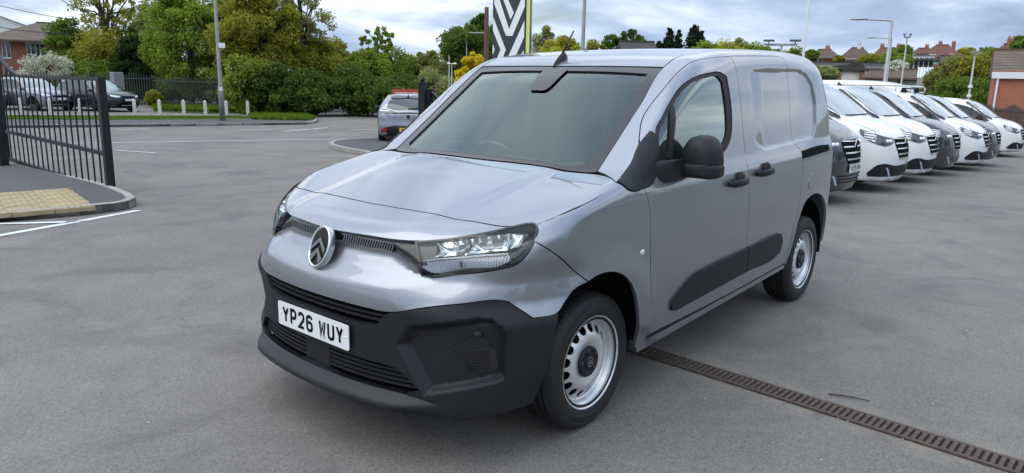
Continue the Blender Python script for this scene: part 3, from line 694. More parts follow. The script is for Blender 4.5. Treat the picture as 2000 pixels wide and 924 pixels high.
def make_wheel():
    """wheel with its outer face towards +y, centre at the hub"""
    root = empty('wheel')
    prof = [(.200, -.100), (.216, -.103), (.262, -.106), (.296, -.098), (.312, -.086)]
    for g in (-.060, -.022, .022, .060): prof += [(.3205, g-.0052), (.313, g-.004), (.313, g+.004), (.3205, g+.0052)]
    prof += [(.312, .086), (.300, .097), (.287, .102), (.284, .1005), (.262, .1055), (.250, .106), (.247, .104), (.234, .103), (.221, .098), (.214, .094), (.200, .09)]
    t = MB(); t.lathe(prof, 96, 'y'); ty = t.build('tyre', TYRE, root, auto=28)
    r = MB(); r.lathe([(.200, -.09), (.205, .06), (.209, .085), (.215, .097), (.220, .099), (.221, .096), (.217, .090), (.211, .084), (.205, .078), (.200, .074), (.195, .066), (.191, .056), (.187, .048), (.180, .046)], 72, 'y')
    rim = r.build('rim', STEEL, root, auto=50)
    # disc with round holes
    ring = np.array([(.182*math.cos(a), .182*math.sin(a)) for a in np.linspace(0, 2*math.pi, 96, endpoint=False)])
    inn = np.array([(.055*math.cos(a), .055*math.sin(a)) for a in np.linspace(0, 2*math.pi, 40, endpoint=False)])
    hs = [inn]
    for k in range(16):
        a = 2*math.pi*k/16; c, s = math.cos(a), math.sin(a)
        hs.append(np.array([(.154*c+.0200*math.cos(b)*c-.0222*math.sin(b)*s, .154*s+.0200*math.cos(b)*s+.0222*math.sin(b)*c) for b in np.linspace(0, 2*math.pi, 16, endpoint=False)]))
    V2, Fc = fill(ring, hs, .012)
    dep = spl([.05, .075, .095, .115, .132, .150, .168, .182], [.070, .072, .080, .083, .078, .066, .053, .046])
    rr = np.hypot(V2[:, 0], V2[:, 1]); V = np.stack([V2[:, 0], dep(rr), V2[:, 1]], 1)
    a, b, c = V[[f[0] for f in Fc]], V[[f[1] for f in Fc]], V[[f[2] for f in Fc]]
    if np.sum(np.cross(b-a, c-a)[:, 1]) < 0: Fc = [f[::-1] for f in Fc]
    slope = (dep(rr+.001)-dep(rr-.001))/.002
    NN = np.stack([-slope*V2[:, 0]/rr, np.ones(len(rr)), -slope*V2[:, 1]/rr], 1); NN /= np.linalg.norm(NN, axis=1, keepdims=True)
    k = len(V); cnt = {(f[i], f[(i+1) % 3]) for f in Fc for i in range(3)}; bd = [e for e in cnt if (e[1], e[0]) not in cnt]
    VV = list(V); N2 = list(NN); F2 = list(Fc)
    for e in bd:
        i, j = e; q = len(VV); n_ = np.cross(V[j]-V[i], (0, 1, 0)); n_ = n_/(np.linalg.norm(n_)+1e-9)
        VV += [V[j], V[i], V[i]-(0, .006, 0), V[j]-(0, .006, 0)]; N2 += [n_]*4; F2.append((q, q+1, q+2, q+3))
    mesh('rim_disc', VV, F2, STEEL, root, normals=N2)
    d = MB(); d.lathe([(.20, -.02), (.001, -.02)], 32, 'y'); d.build('brake_shadow', VOID, root)
    cp = MB(); cp.lathe([(.072, .066), (.073, .080), (.068, .088), (.060, .089), (.052, .084), (.036, .084), (.034, .090), (.030, .092), (.001, .092)], 40, 'y'); hub = cp.build('hub_cap', BLK, root, auto=35)
    for k in range(5):
        a = 2*math.pi*k/5+.3; b = MB(); b.lathe([(.011, .078), (.011, .088), (.008, .091), (.001, .091)], 6, 'y', (.054*math.cos(a), 0, .054*math.sin(a))); b.build('wheel_bolt', BLKS, root)
    em = MB(); em.add([(.025*x*math.cos(t), .0925, .025*y*math.sin(t)) for x, y in ((.80, 1), (.66, .86)) for t in np.linspace(0, 2*math.pi, 28, endpoint=False)], [(j, (j+1) % 28, 28+(j+1) % 28, 28+j) for j in range(28)])
    for y0 in (.002, -.009):
        stroke(em, [(-.012, y0-.005), (0, y0+.006), (.012, y0-.005)], .004, lambda x, y: (-x, .0926, y))
    em.build('hub_emblem', pmat('emblem_grey', (.30, .30, .31), .4, .5), root)
    vl = MB(); a = 1.0; vl.tube([(.172*math.cos(a), .040, .172*math.sin(a)), (.180*math.cos(a), .075, .180*math.sin(a))], .004, 8); vl.build('valve', RUB, root)
    # raised lettering on the sidewall
    for word, a0 in (('MICHELIN', -2.0), ('MICHELIN', 1.15)):
        lt = MB(); da = .105
        for i, ch in enumerate(word):
            a = a0+(len(word)/2-i)*da
            for st in GLY[ch]:
                stroke(lt, [((px-.5)*.017, (py-.5)*.024) for px, py in st], .0038, lambda x, y, a=a: ((.266+y)*math.cos(a)+x*math.sin(a)*1.0, .1066, (.266+y)*math.sin(a)-x*math.cos(a)))
        tag(lt.build('tyre_lettering', pmat('tyre_letter', (.045, .045, .048), .5), root), kind='stuff')
    return root
W0 = make_wheel()
def place_wheel(src, parent, loc, left=True, rz=0, spin=0, first=False):
    w = src if first else copy_tree(src)
    w.parent = parent; w.location = loc; w.rotation_euler = (0, spin, rz+(0 if left else math.pi))
    return w
place_wheel(W0, van, (0, .774, .3212), True, R(-.5), .2, True)
place_wheel(W0, van, (-2.785, .774, .3212), True, 0, 1.1)
place_wheel(W0, van, (0, -.774, .3212), False); place_wheel(W0, van, (-2.785, -.774, .3212), False)
# wheel wells, floor and bulkheads
for ux in (0.03, -2.765):
    for s in (1, -1):
        wl = MB(); n = 20; a = np.linspace(-.12, math.pi+.12, n)
        V = [(ux+.405*math.cos(t), s*y, .36+.405*math.sin(t)) for y in (.56, .868) for t in a]
        wl.add(V, [(i, i+1, n+i+1, n+i) for i in range(n-1)]+[tuple(range(n))])
        wl.build('wheel_well', VOID, van)
fl = MB(); fl.box(-2.34, -.42, -.80, .80, .262, .33); fl.box(-3.3, -2.34, -.56, .56, .262, .33); fl.box(-.42, .42, -.56, .56, .245, .30); fl.box(.40, .80, -.50, .50, .25, .325); fl.box(.40, .66, -.66, .66, .25, .326); fl.build('underbody', VOID, van)
eb = MB(); eb.box(-.40, .42, -.56, .56, .31, .92); eb.box(.42, .66, -.50, .50, .31, .80); eb.build('engine_bay', VOID, van)
fw = MB(); fw.box(-.47, -.41, -.84, .84, .33, 1.05); fw.build('firewall', VOID, van)
# cabin
TRIM = pmat('cabin_trim', (.055, .057, .060), .7, noise=(60, .15))
SEAT = pmat('seat_cloth', (.075, .077, .082), .85, noise=(300, .3))
HEAD = pmat('roof_lining', (.42, .43, .42), .9)
db = MB(); n = 9
secs = []
for i, v in enumerate(np.linspace(-.80, .80, n)):
    b = .03*abs(math.sin(i*1.3))
    secs.append([(-.19-.05*v*v, v, 1.02), (-.30-.05*v*v, v, 1.125), (-.52, v, 1.135+b), (-.68, v, 1.09+b), (-.74, v, .98), (-.70, v, .70), (-.45, v, .60)])
m_ = len(secs[0]); db.add([p for s in secs for p in s], [(i*m_+j, i*m_+j+1, (i+1)*m_+j+1, (i+1)*m_+j)[::-1] for i in range(n-1) for j in range(m_-1)])
db.build('dashboard', TRIM, van, auto=50)
sw = MB(); c = np.array([-.78, -.37, 1.06]); ax = np.array([-.80, 0, .60]); s1 = np.array([0, 1, 0]); s2 = np.array([.60, 0, .80])
sw.tube([tuple(c+.18*(math.cos(t)*s1+math.sin(t)*s2)) for t in np.linspace(0, 2*math.pi, 33)], .016, 8, False)
for a in (-.2, math.pi+.2, -math.pi/2): sw.tube([tuple(c), tuple(c+.18*(math.cos(a)*s1+math.sin(a)*s2))], .016, 6)
sw.sphere(tuple(c), .06, 12, 8); sw.build('steering_wheel', BLKS, van, smooth=True)
for v0, w in ((-.37, .50), (.22, .44), (.58, .32)):
    st = MB(); st.box(-1.36, -.88, v0-w/2, v0+w/2, .70, .86); st.build('seat', SEAT, van, bevel=.05)
    bkx = MB(); bkx.add([(x+.12*(1-(z-.86)/.55)-.0, y, z) for z in (.84, 1.36) for x in (-1.46, -1.32) for y in (v0-w/2, v0+w/2)], [(0, 1, 3, 2), (4, 6, 7, 5), (0, 4, 5, 1), (2, 3, 7, 6), (0, 2, 6, 4), (1, 5, 7, 3)]); bkx.build('seat_back', SEAT, van, bevel=.05)
    hd = MB(); hd.box(-1.46, -1.36, v0-.12, v0+.12, 1.40, 1.58); hd.build('headrest', SEAT, van, bevel=.045)
bh = MB(); bh.box(-1.56, -1.52, -.74, .74, .34, 1.64); bh.build('bulkhead', pmat('bulkhead_grey', (.34, .35, .35), .6), van)
rl = MB(); rl.add([(-.88, -.60, 1.63), (-.88, .60, 1.63), (-1.5, .66, 1.715), (-1.5, -.66, 1.715)], [(0, 1, 2, 3)]); rl.build('roof_lining', HEAD, van)
for s in (1, -1):
    dc = MB(); dc.box(-1.45, -.50, s*.78-.03, s*.78+.03, .40, 1.17); dc.build('door_card', TRIM, van)
    vz = MB(); vz.box(-.99, -.965, s*.38-.18, s*.38+.18, 1.535, 1.65); vz.build('sun_visor', HEAD, van)
    bp2 = MB(); bp2.add([(-1.46, s*.80, 1.15), (-1.33, s*.86, 1.18), (-1.30, s*.79, 1.62), (-1.46, s*.72, 1.70)], [(0, 1, 2, 3)]); bp2.build('pillar_trim', HEAD, van)
# camera housing behind the windscreen, aerial and wipers
sn = MB(); q = [(-.80, -.07), (-.80, .07), (-.70, .06), (-.65, .05), (-.65, -.05), (-.70, -.06)]
pts, _ = TOP.lift(SF, np.array(q)); nr = grad(SF, pts); V = [tuple(p-n_*.012) for p, n_ in zip(pts, nr)]+[tuple(p-n_*.07) for p, n_ in zip(pts, nr)]
k = len(q); sn.add(V, [tuple(range(k))[::-1], tuple(range(k, 2*k))]+[(i, (i+1) % k, k+(i+1) % k, k+i) for i in range(k)])
sens = sn.build('camera_housing', pmat('housing_black', (.010, .010, .011), .6), van, bevel=.006)
ab = MB(); prof = [(-.835, .0, .006), (-.86, .016, .020), (-.90, .025, .042), (-.935, .024, .056), (-.96, .014, .030), (-.975, 0, .004)]
V = []; z0 = lambda x: float(hv_top(np.array(x), np.array(0.)))
for x, w, h in prof:
    h *= .85; V += [(x, -w-.04, z0(x)-.004), (x, -w*.45-.04, z0(x)+h*.8), (x, -.04, z0(x)+h), (x, w*.45-.04, z0(x)+h*.8), (x, w-.04, z0(x)-.004)]
ab.add(V, [(i*5+j, i*5+j+1, (i+1)*5+j+1, (i+1)*5+j) for i in range(5) for j in range(4)])
aer = ab.build('aerial_base', BLK, van, auto=40)
am = MB(); am.tube([(-.925, -.04, z0(-.945)+.03), (-1.03, -.04, z0(-.945)+.165)], [.0065, .0045], 8); am.build('aerial_mast', BLK, aer, smooth=True)
for v0, v1 in ((-.62, .02), (.05, .60)):
    wp = MB(); q = np.array([(-.150-.03*abs(v), v) for v in np.linspace(v0, v1, 8)]); p3, _ = TOP.lift(SF, q); wp.tube([tuple(p+np.array([.01, 0, -.022])) for p in p3], .009, 6); wp.build('wiper', RUB, van, smooth=True)
# door mirrors
for s in (1, -1):
    mr = MB()
    def sec(u, pts): return [(u*.92-.20, s*(.980+(y-1.026)*.97*(1-.20*min(1, max(0, (z-1.20)/.13)))), 1.228+(z-1.222)*.87) for y, z in pts]
    def rr_(yc, zc, w, h, r, n=9, lean=0):
        out = []
        for sx_, sy_, t0 in ((1, 1, 0), (-1, 1, 90), (-1, -1, 180), (1, -1, 270)):
            for t in np.radians(np.linspace(t0, t0+90, n)):
                z = sy_*(h/2-r)+r*math.sin(t); out.append((yc+sx_*(w/2-r)+r*math.cos(t)+lean*z, zc+z))
        return out
    rings = [(-.485, rr_(1.030, 1.215, .07, .10, .034)), (-.495, rr_(1.030, 1.217, .130, .165, .060)), (-.520, rr_(1.028, 1.220, .175, .205, .080)), (-.560, rr_(1.026, 1.222, .200, .226, .082)), (-.610, rr_(1.026, 1.224, .206, .232, .085)), (-.640, rr_(1.026, 1.224, .204, .230, .085)), (-.642, rr_(1.026, 1.224, .185, .21, .05)), (-.625, rr_(1.026, 1.224, .180, .205, .05))]
    V = [p for u, pts in rings for p in sec(u, pts)]; n = len(rings[0][1])
    Fc = [(i*n+j, i*n+(j+1) % n, (i+1)*n+(j+1) % n, (i+1)*n+j) for i in range(len(rings)-1) for j in range(n)]+[tuple(range(n))[::-1]]
    mr.add(V, Fc if s < 0 else [f[::-1] for f in Fc])
    mo = mr.build('door_mirror', BLK, van, auto=50)
    sk = MB(); V = []
    rings = [(-.478, rr_(1.02, 1.148, .10, .05, .024)), (-.488, rr_(1.02, 1.146, .185, .075, .03)), (-.53, rr_(1.022, 1.143, .214, .088, .03)), (-.60, rr_(1.024, 1.143, .222, .090, .03)), (-.645, rr_(1.024, 1.143, .216, .086, .03))]
    V = [p for u, pts in rings for p in sec(u, pts)]
    Fc = [(i*n+j, i*n+(j+1) % n, (i+1)*n+(j+1) % n, (i+1)*n+j) for i in range(len(rings)-1) for j in range(n)]+[tuple(range(n))[::-1], tuple(range((len(rings)-1)*n, len(rings)*n))]
    sk.add(V, Fc if s < 0 else [f[::-1] for f in Fc]); sk.build('mirror_skirt', BLKS if False else BLK, mo, auto=50)
    g = MB(); g.add(sec(-.630, rr_(1.026, 1.23, .176, .20, .05)), [tuple(range(n))]); g.build('mirror_glass', CHR, mo)
    ft = MB(); rings = [(.86, rr_(-.50, 1.150, .20, .11, .04)), (.90, rr_(-.52, 1.158, .18, .115, .04)), (.935, rr_(-.60, 1.165, .15, .10, .04))]
    V = [(y, s*v, z) for v, pts in rings for y, z in pts]
    ft.add(V, [(i*n+j, i*n+(j+1) % n, (i+1)*n+(j+1) % n, (i+1)*n+j) for i in range(2) for j in range(n)]+[tuple(range(n)), tuple(range(2*n, 3*n))]); ft.build('mirror_foot', BLK, mo, auto=50)
# ---------------------------------------------------------------- measuring helpers: a point seen in the photograph at a known height or distance
def pray(px, py):
    d = _r*((px-1000)/CAM_F)-_u*((py-462)/CAM_F)+_f
    return d/np.linalg.norm(d)
RD = np.array([-.945, .327, 0]); RN = np.array([-.327, -.945, 0]); R0 = np.array([-6.36, -14.39, 0])   # the road beyond the gates: along it, away across it
def gz(p):
    """the yard is level round the van and falls gently towards the road"""
    a = np.interp((np.array([p[0], p[1], 0])-R0)@RN, [-10, 3, 20], [0, -.38, -.42])
    t = min(1, max(0, (p[1]+10)/5))
    return float(min(a, -.026*min(24, max(0, -3.5-p[0]))*t))
def at_z(px, py, z=0.):
    d = pray(px, py); P = None; h = z
    for _ in range(12):
        P = CAM_POS+d*((h-CAM_POS[2])/d[2]); h = z+gz(P)
    return P
def drop(o):
    for v in o.data.vertices: v.co.z += gz(v.co)
    return o
def at_d(px, py, dist):
    d = pray(px, py); return CAM_POS+d*(dist/math.hypot(d[0], d[1]))

# ---------------------------------------------------------------- asphalt
def asphalt(name, base, tint=(1, 1, 1), stains=True):
    m = bpy.data.materials.new(name); m.use_nodes = True; t = m.node_tree; b = t.nodes['Principled BSDF']; n = NT(t)
    oc = n.n('ShaderNodeTexCoord').outputs['Object']
    big = n.noise(oc, .35, 6, .62); mid = n.noise(oc, 2.3, 6, .65); fine = n.noise(oc, 95, 3, .75); stone = n.n('ShaderNodeTexVoronoi', i={'Vector': oc, 'Scale': 130.0}).outputs['Color']
    sv = n.n('ShaderNodeSeparateColor', i={0: stone}).outputs[0]
    v = n.m('ADD', n.m('MULTIPLY', n.ramp(big, (.3, 0.), (.7, 1.)), .30), n.m('MULTIPLY', n.ramp(mid, (.3, 0.), (.72, 1.)), .20))
    v = n.m('ADD', v, n.m('MULTIPLY', n.ramp(fine, (.25, 0.), (.75, 1.)), .40))
    v = n.m('ADD', v, n.m('MULTIPLY', sv, .48))
    v = n.m('ADD', v, .36)
    col = n.vm('MULTIPLY', n.n('ShaderNodeCombineXYZ', i={0: v, 1: v, 2: v}).outputs[0], tuple(base*x for x in tint))
    if stains:
        sp = n.noise(oc, 1.1, 8, .7, .6)
        col = n.mix(n.ramp(sp, (.60, 0.), (.70, .35)), col, (base*1.5, base*1.48, base*1.40))
        dk = n.noise(n.vm('ADD', oc, (31., 7., 0)), .8, 7, .66, 1.2)
        col = n.mix(n.ramp(dk, (.50, 0.), (.66, .50)), col, (base*.60, base*.55, base*.56))
        wn = n.vm('ADD', oc, n.vm('MULTIPLY', n.noise(oc, .9, 4, .6, 0, 1), (1.6, 1.6, 0)))
        ck = n.n('ShaderNodeTexVoronoi', i={'Vector': wn, 'Scale': .16}, feature='DISTANCE_TO_EDGE').outputs[0]
        ckm = n.m('MULTIPLY', n.m('LESS_THAN', ck, .0012), n.m('GREATER_THAN', n.noise(oc, .6, 2, .5), .47))
        col = n.mix(n.m('MULTIPLY', ckm, .28), col, (base*.4, base*.4, base*.4))
        wh = n.n('ShaderNodeTexVoronoi', i={'Vector': oc, 'Scale': 3.2}); wd_ = n.m('LESS_THAN', wh.outputs['Distance'], .016)
        col = n.mix(n.m('MULTIPLY', wd_, .8), col, (.5, .49, .45))
    if stains:      # sand washed up along the drain
        so = n.n('ShaderNodeSeparateXYZ', i={0: oc}); dl = n.m('ABSOLUTE', n.m('SUBTRACT', so.outputs[0], n.m('ADD', n.m('MULTIPLY', so.outputs[1], .0518), -1.061)))
        sd_ = n.m('MULTIPLY', n.ramp(dl, (.07, .75), (.22, 0.)), n.ramp(n.noise(oc, 3.5, 6, .7), (.40, 0.), (.62, 1.)))
        sd_ = n.m('MULTIPLY', sd_, n.ramp(so.outputs[1], (.55, 0.), (.75, 1.)))
        col = n.mix(sd_, col, (.27, .245, .195))
    t.links.new(col, b.inputs['Base Color']); b.inputs['Roughness'].default_value = .86; b.inputs['Specular IOR Level'].default_value = .35
    h = n.m('ADD', n.m('MULTIPLY', fine, .5), sv)
    bp_ = n.n('ShaderNodeBump', i={'Strength': .55, 'Distance': .004, 'Height': h}); t.links.new(bp_.outputs[0], b.inputs['Normal'])
    return m
ASPH = asphalt('yard_asphalt', .162, (1.07, 1.0, .905)); ROADM = asphalt('road_asphalt', .19, (1.04, 1.0, .94), False)
PATHM = asphalt('path_asphalt', .085, (1, .98, .97), False)
gb = [-900, -200, -60, -30, -20, -15]+list(np.arange(-12, 3, 1.))+[3., 6, 10, 15, 20, 40, 100, 900]; ga = [-900, -200, -80, -40]+list(np.arange(-24, 45, 1.5))+[60, 100, 300, 900]
gv = [tuple(R0+RD*a+RN*b) for b in gb for a in ga]; na = len(ga)
gnd = mesh('ground', gv, [(i*na+j, i*na+j+1, (i+1)*na+j+1, (i+1)*na+j) for i in range(len(gb)-1) for j in range(na-1)], ASPH); drop(gnd)
if gnd.data.polygons[0].normal.z < 0: gnd.data.flip_normals()
tag(gnd, 'grey worn asphalt of the dealership yard', kind='structure')
# road across the entrance
def rp(a, b, z=.0): return tuple(R0+RD*a+RN*b+np.array([0, 0, z]))
def flat(name, pts, z, mat, label=None, kind='structure', parent=None):
    o = mesh(name, [(p[0], p[1], z) for p in pts], [tuple(range(len(pts)))], mat, parent)
    if np.array(o.data.polygons[0].normal)[2] < 0: o.data.flip_normals()
    drop(o)
    return tag(o, label, kind=kind) if parent is None else o
RB = (at_z(430, 246)-R0)@RN
ro = mesh('road', [(*rp(a, b)[:2], .004) for b in (.4, 3, RB+.05) for a in (-60, 90)], [(0, 1, 3, 2), (2, 3, 5, 4)], ROADM); drop(ro)
if ro.data.polygons[0].normal.z < 0: ro.data.flip_normals()
tag(ro, 'paler public road crossing behind the gates', kind='structure')
WHITE = pmat('road_white', (.62, .62, .60), .7, noise=(14, .22, 8))
def line(a, b, w, z=.008, name='road_marking', label=None):
    a = np.array(a, float); b = np.array(b, float); d = (b-a)[:2]; d /= np.linalg.norm(d); nn = np.array([-d[1], d[0], 0])*w/2
    o = mesh(name, [tuple(p+q) for p, q in ((a, nn), (a, -nn), (b, -nn), (b, nn))], [(0, 1, 2, 3)], WHITE)
    for v in o.data.vertices: v.co.z = z+gz(v.co)
    if o.data.polygons[0].normal.z < 0: o.data.flip_normals()
    tag(o, label, kind='structure')
line(at_z(100, 281), at_z(722, 271), .10, label='thin white line across the road mouth')
line(at_z(225, 294), at_z(303, 299), .09, label='short white stub line near the gate')
line(at_z(-60, 472), at_z(271, 412), .10, label='diagonal white bay line below the gate'); line(at_z(-60, 440), at_z(128, 435), .09, .009, label='white bay line meeting the kerb')
for a in (230, 470, 560, 690): line(at_z(a, 254), at_z(a+60, 252.5), .10, label='broken white centre line of the far road')
line(at_z(555, 258), at_z(640, 250), .12, .012, label='oblique white mark on the far road')
# kerbed pavements
KERB = pmat('kerb_concrete', (.30, .285, .255), .85, noise=(7, .25, 8)); 
def kerb_run(parent, pts, w=.13, h=.105, step=.9):
    """kerb stones laid end to end along a line"""
    P = [np.array(p[:2], float) for p in pts]
    for a, b in zip(P[:-1], P[1:]):
        L = np.linalg.norm(b-a); k = max(1, int(round(L/step))); d = (b-a)/L; nn = np.array([-d[1], d[0]])
        for i in range(k):
            s, e = a+d*(L*i/k+.006), a+d*(L*(i+1)/k-.006)
            m = MB(); hh = h+random.uniform(-.004, .004)
            q = [s, e, e+nn*w, s+nn*w]
            m.add([(*x, z) for z in (0, hh) for x in q], [(0, 3, 2, 1), (4, 5, 6, 7), (0, 1, 5, 4), (1, 2, 6, 5), (2, 3, 7, 6), (3, 0, 4, 7)])
            drop(m.build('kerb_stone', KERB, parent, bevel=.012))
def pavement(name, edge, rest, mat, label, h=.10, kerb=True, w=.13):
    m = MB(); poly = [p[:2] for p in edge]+[p[:2] for p in rest]
    a = sum(poly[i-1][0]*poly[i][1]-poly[i][0]*poly[i-1][1] for i in range(len(poly)))
    if a < 0: poly = poly[::-1]
    m.prism(poly, -.05, h)
    o = tag(drop(m.build(name, mat)), label, kind='structure')
    if kerb: kerb_run(o, edge, w, h+.008)
    return o
e1 = [at_z(-150, 432), at_z(60, 429), at_z(160, 420.5), at_z(222, 414), at_z(252, 408.5), at_z(266, 401.5), at_z(258, 393), at_z(236, 383), at_z(190, 367), at_z(120, 350), at_z(50, 333), at_z(-40, 315)]
pv = pavement('pavement', e1, [at_z(-250, 315), at_z(-250, 432)], PATHM, 'dark tarmac footway under the open left gate', w=.10)
# tactile slabs
TACT = pmat('tactile_buff', (.34, .27, .15), .8, noise=(5, .28, 8))
tm = MB(); tm.box(-.197, .197, -.197, .197, 0, .05)
for i in range(6):
    for j in range(6): tm.sphere((-.165+.066*i, -.165+.066*j, .047), (.020, .020, .010), 8, 4)
tsrc = None
tA, tB, tC = at_z(222, 405, .1), at_z(165, 370, .1), at_z(0, 424, .1)
tx = (tC-tA)[:2]; tx /= np.linalg.norm(tx); ty = np.array([-tx[1], tx[0]]);
if ty@(tB-tA)[:2] < 0: ty = -ty
ang = math.atan2(tx[1], tx[0]); slope = ((tB-tA)[:2]@tx)/((tB-tA)[:2]@ty)
for j in range(5):
    for i in range(7):
        c = tA[:2]+tx*(.20+.4*i+.12+slope*.4*j)+ty*(.26+.2+.4*j)
        if tsrc is None: o = tsrc = tm.build('tactile_slab', TACT, pv)
        else: o = tsrc.copy(); COL.objects.link(o); o.parent = pv
        o.location = (c[0], c[1], .0535+gz(c)+random.uniform(-.002, .002)); o.rotation_euler = (0, 0, ang)
# right hand footway with its kerb nose
e2 = [at_z(760, 309), at_z(735, 306), at_z(700, 300), at_z(672, 295), at_z(655, 290), at_z(652, 285.5), at_z(660, 281), at_z(690, 278), at_z(760, 276)]
pavement('pavement', e2, [at_z(1000, 272), at_z(1000, 315)], PATHM, 'kerbed footway nose beside the silver hatchback', h=.11)
# far side: footpath, grass verge, car park
fk = [at_z(-200, 252), at_z(230, 248.5), at_z(430, 246), at_z(600, 243.5), at_z(616, 241), at_z(622, 236)]
back = [at_z(560, 224), at_z(480, 231.5), at_z(230, 232.5), at_z(-200, 234)]
pavement('footpath', fk, back, PATHM, 'narrow tarmac footpath along the far side of the road', h=.10)
# ---------------------------------------------------------------- gates
GATE = pmat('gate_black', (.012, .0125, .015), .5, 0, 0, .35, noise=(9, .3, 6))
def make_gate(name, hinge, end, label, bars, zl=.07, z_mid=.62, z_end=1.55, z_hinge=1.93, post=True, bolt=True):
    """leaf from hinge to end, top rail sweeping down from the hinge"""
    h = np.array([hinge[0], hinge[1], 0]); e = np.array([end[0], end[1], 0]); L = np.linalg.norm(e-h); d = (e-h)/L
    h[2] = gz((h+e)/2); g = empty(name, tuple(h), math.atan2(d[1], d[0]), label, 'gate')
    def topz(x):
        t = min(1, x/(L*.30)); return z_hinge-(z_hinge-z_end)*math.sin(t*math.pi/2)
    m = MB(); m.box(-.05, .05, -.045, .045, zl, z_hinge+.03); m.build('hinge_stile', GATE, g, bevel=.004)
    m = MB(); m.box(L-.06, L+.05, -.05, .05, zl-.04, z_end+.03); m.build('meeting_stile', GATE, g, bevel=.004)
    m = MB(); xs = list(np.linspace(.03, L*.30, 9))+[L-.04]
    for a, b in zip(xs[:-1], xs[1:]): m.bar((a, 0, topz(a)), (b+.004, 0, topz(b)), .06, .05)
    m.build('top_rail', GATE, g)
    for nm, z in (('bottom_rail', zl+.03), ('middle_rail', z_mid)):
        m = MB(); m.box(.05, L-.06, -.03, .03, z-.03, z+.03); m.build(nm, GATE, g, bevel=.003)
    for i in range(bars):
        x = .05+(L-.11)*(i+1)/(bars+1); m = MB(); m.box(x-.010, x+.010, -.010, .010, zl+.06, topz(x)-.02); m.build('bar', GATE, g)
    if bolt:
        m = MB(); m.tube([(L-.14, .05, -.0), (L-.14, .05, .95), (L-.14, .05, 1.12)], .011, 8); m.bar((L-.14, .05, .98), (L-.24, .07, .98), .014); m.box(L-.17, L-.11, .02, .06, .30, .36); m.box(L-.17, L-.11, .02, .06, .80, .86); m.build('drop_bolt', pmat('worn_steel', (.10, .10, .10), .5, .7), g)
    for z in (.25, 1.55):
        m = MB(); m.lathe([(.03, z-.05), (.03, z+.05)], 10, 'z', (-.09, 0, 0)); m.box(-.12, 0, -.012, .012, z-.03, z+.03); m.build('hinge', GATE, g)
    return g
gh, ge = at_z(16, 319, .08), at_z(217, 371, .04)
make_gate('entrance_gate', gh, ge, 'open black railing gate with a swept top rail at the left', 18, z_end=1.64, z_hinge=2.12)
def gate_post(p, h, w, label):
    o = empty('gate_post', (p[0], p[1], gz(p)), .4, label, 'gate post', 'posts of the entrance gates')
    m = MB(); m.box(-w/2, w/2, -w/2, w/2, 0, h); m.build('post', GATE, o, bevel=.008)
    m = MB(); m.lathe([(w*.62, h), (w*.62, h+.02), (w*.3, h+.035), (w*.42, h+.07), (w*.30, h+.11), (.001, h+.12)], 14); m.build('post_cap', GATE, o, auto=40)
gate_post(at_z(6, 334), 2.12, .16, 'black square gate post at the left edge')
pr = at_d(826, 300, 14.0)
gate_post(pr, 1.62, .13, 'black gate post with cap rising behind the bonnet')
er = at_d(1010, 300, 12.2)
make_gate('entrance_gate', pr+np.array([-.15, .05, 0]), er, 'black railing gate behind the van seen past its windscreen', 18, z_hinge=1.45, z_end=1.15, z_mid=.55, bolt=False)
# ---------------------------------------------------------------- drain
DRAIN = pmat('cast_iron', (.088, .064, .050), .75, .2, noise=(25, .35, 8)); DARK = pmat('drain_dark', (.012, .011, .010), .95)
dc0, dc1 = np.array([-1.035, .50]), np.array([-.935, 2.43]); dd = (dc1-dc0)/np.linalg.norm(dc1-dc0)
dr = empty('drain_channel', (dc0[0], dc0[1], 0), math.atan2(dd[1], dd[0]), 'brown slotted iron drain running from under the van', 'drain')
m = MB(); m.box(-1.0, 3.0, -.066, .066, .001, .0045); m.build('channel', DARK, dr)
rail_m = MB(); rail_m.box(0, .498, -.072, -.052, .002, .013); rl_o = None; bar_o = None
for k in range(8):
    x0 = -1.0+.5*k
    gr = bpy.data.objects.new('grate', None); link(gr, dr); gr.location = (x0, 0, 0)
    for sgn in (1, -1):
        if rl_o is None: r_ = rl_o = rail_m.build('grate_rail', DRAIN, gr, bevel=.002)
        else: r_ = rl_o.copy(); COL.objects.link(r_); r_.parent = gr
        r_.scale = (1, sgn, 1)
    for i in range(16):
        if k < 2 and i % 2: pass
        if bar_o is None:
            bm_ = MB(); bm_.box(-.0095, .0095, -.053, .053, .002, .0125); b_ = bar_o = bm_.build('grate_bar', DRAIN, gr, bevel=.002)
        else: b_ = bar_o.copy(); COL.objects.link(b_); b_.parent = gr
        b_.location = (.016+.0311*i, 0, random.uniform(-.0008, .0008))
# litter on the asphalt near the drain
STONE = pmat('pebble', (.55, .53, .48), .8)
for i in range(18):
    p = at_z(random.uniform(1250, 1990), random.uniform(660, 915))
    if i < 9: q = dc0+dd*random.uniform(.3, 2.6); p = (q[0]+random.uniform(-.09, .09), q[1], 0)
    r = random.uniform(.002, .0055); m = MB(); m.sphere((0, 0, r*.6), (r, r*random.uniform(.6, 1), r*.7), 7, 4)
    tag(m.build('pebble', STONE, None, smooth=True, loc=(p[0], p[1], .002)), 'tiny pale stone chip lying on the asphalt by the drain', 'pebble', 'stone chips by the drain')
tw = MB(); a, b = at_z(1618, 772), at_z(1698, 785); tw.tube([(a[0], a[1], .008), ((a+b)[0]/2, (a+b)[1]/2+.004, .012), (b[0], b[1], .006)], [.004, .004, .002], 6)
tag(tw.build('twig', pmat('twig_brown', (.05, .04, .03), .8)), 'thin dark twig lying on the asphalt beside the drain', 'twig')
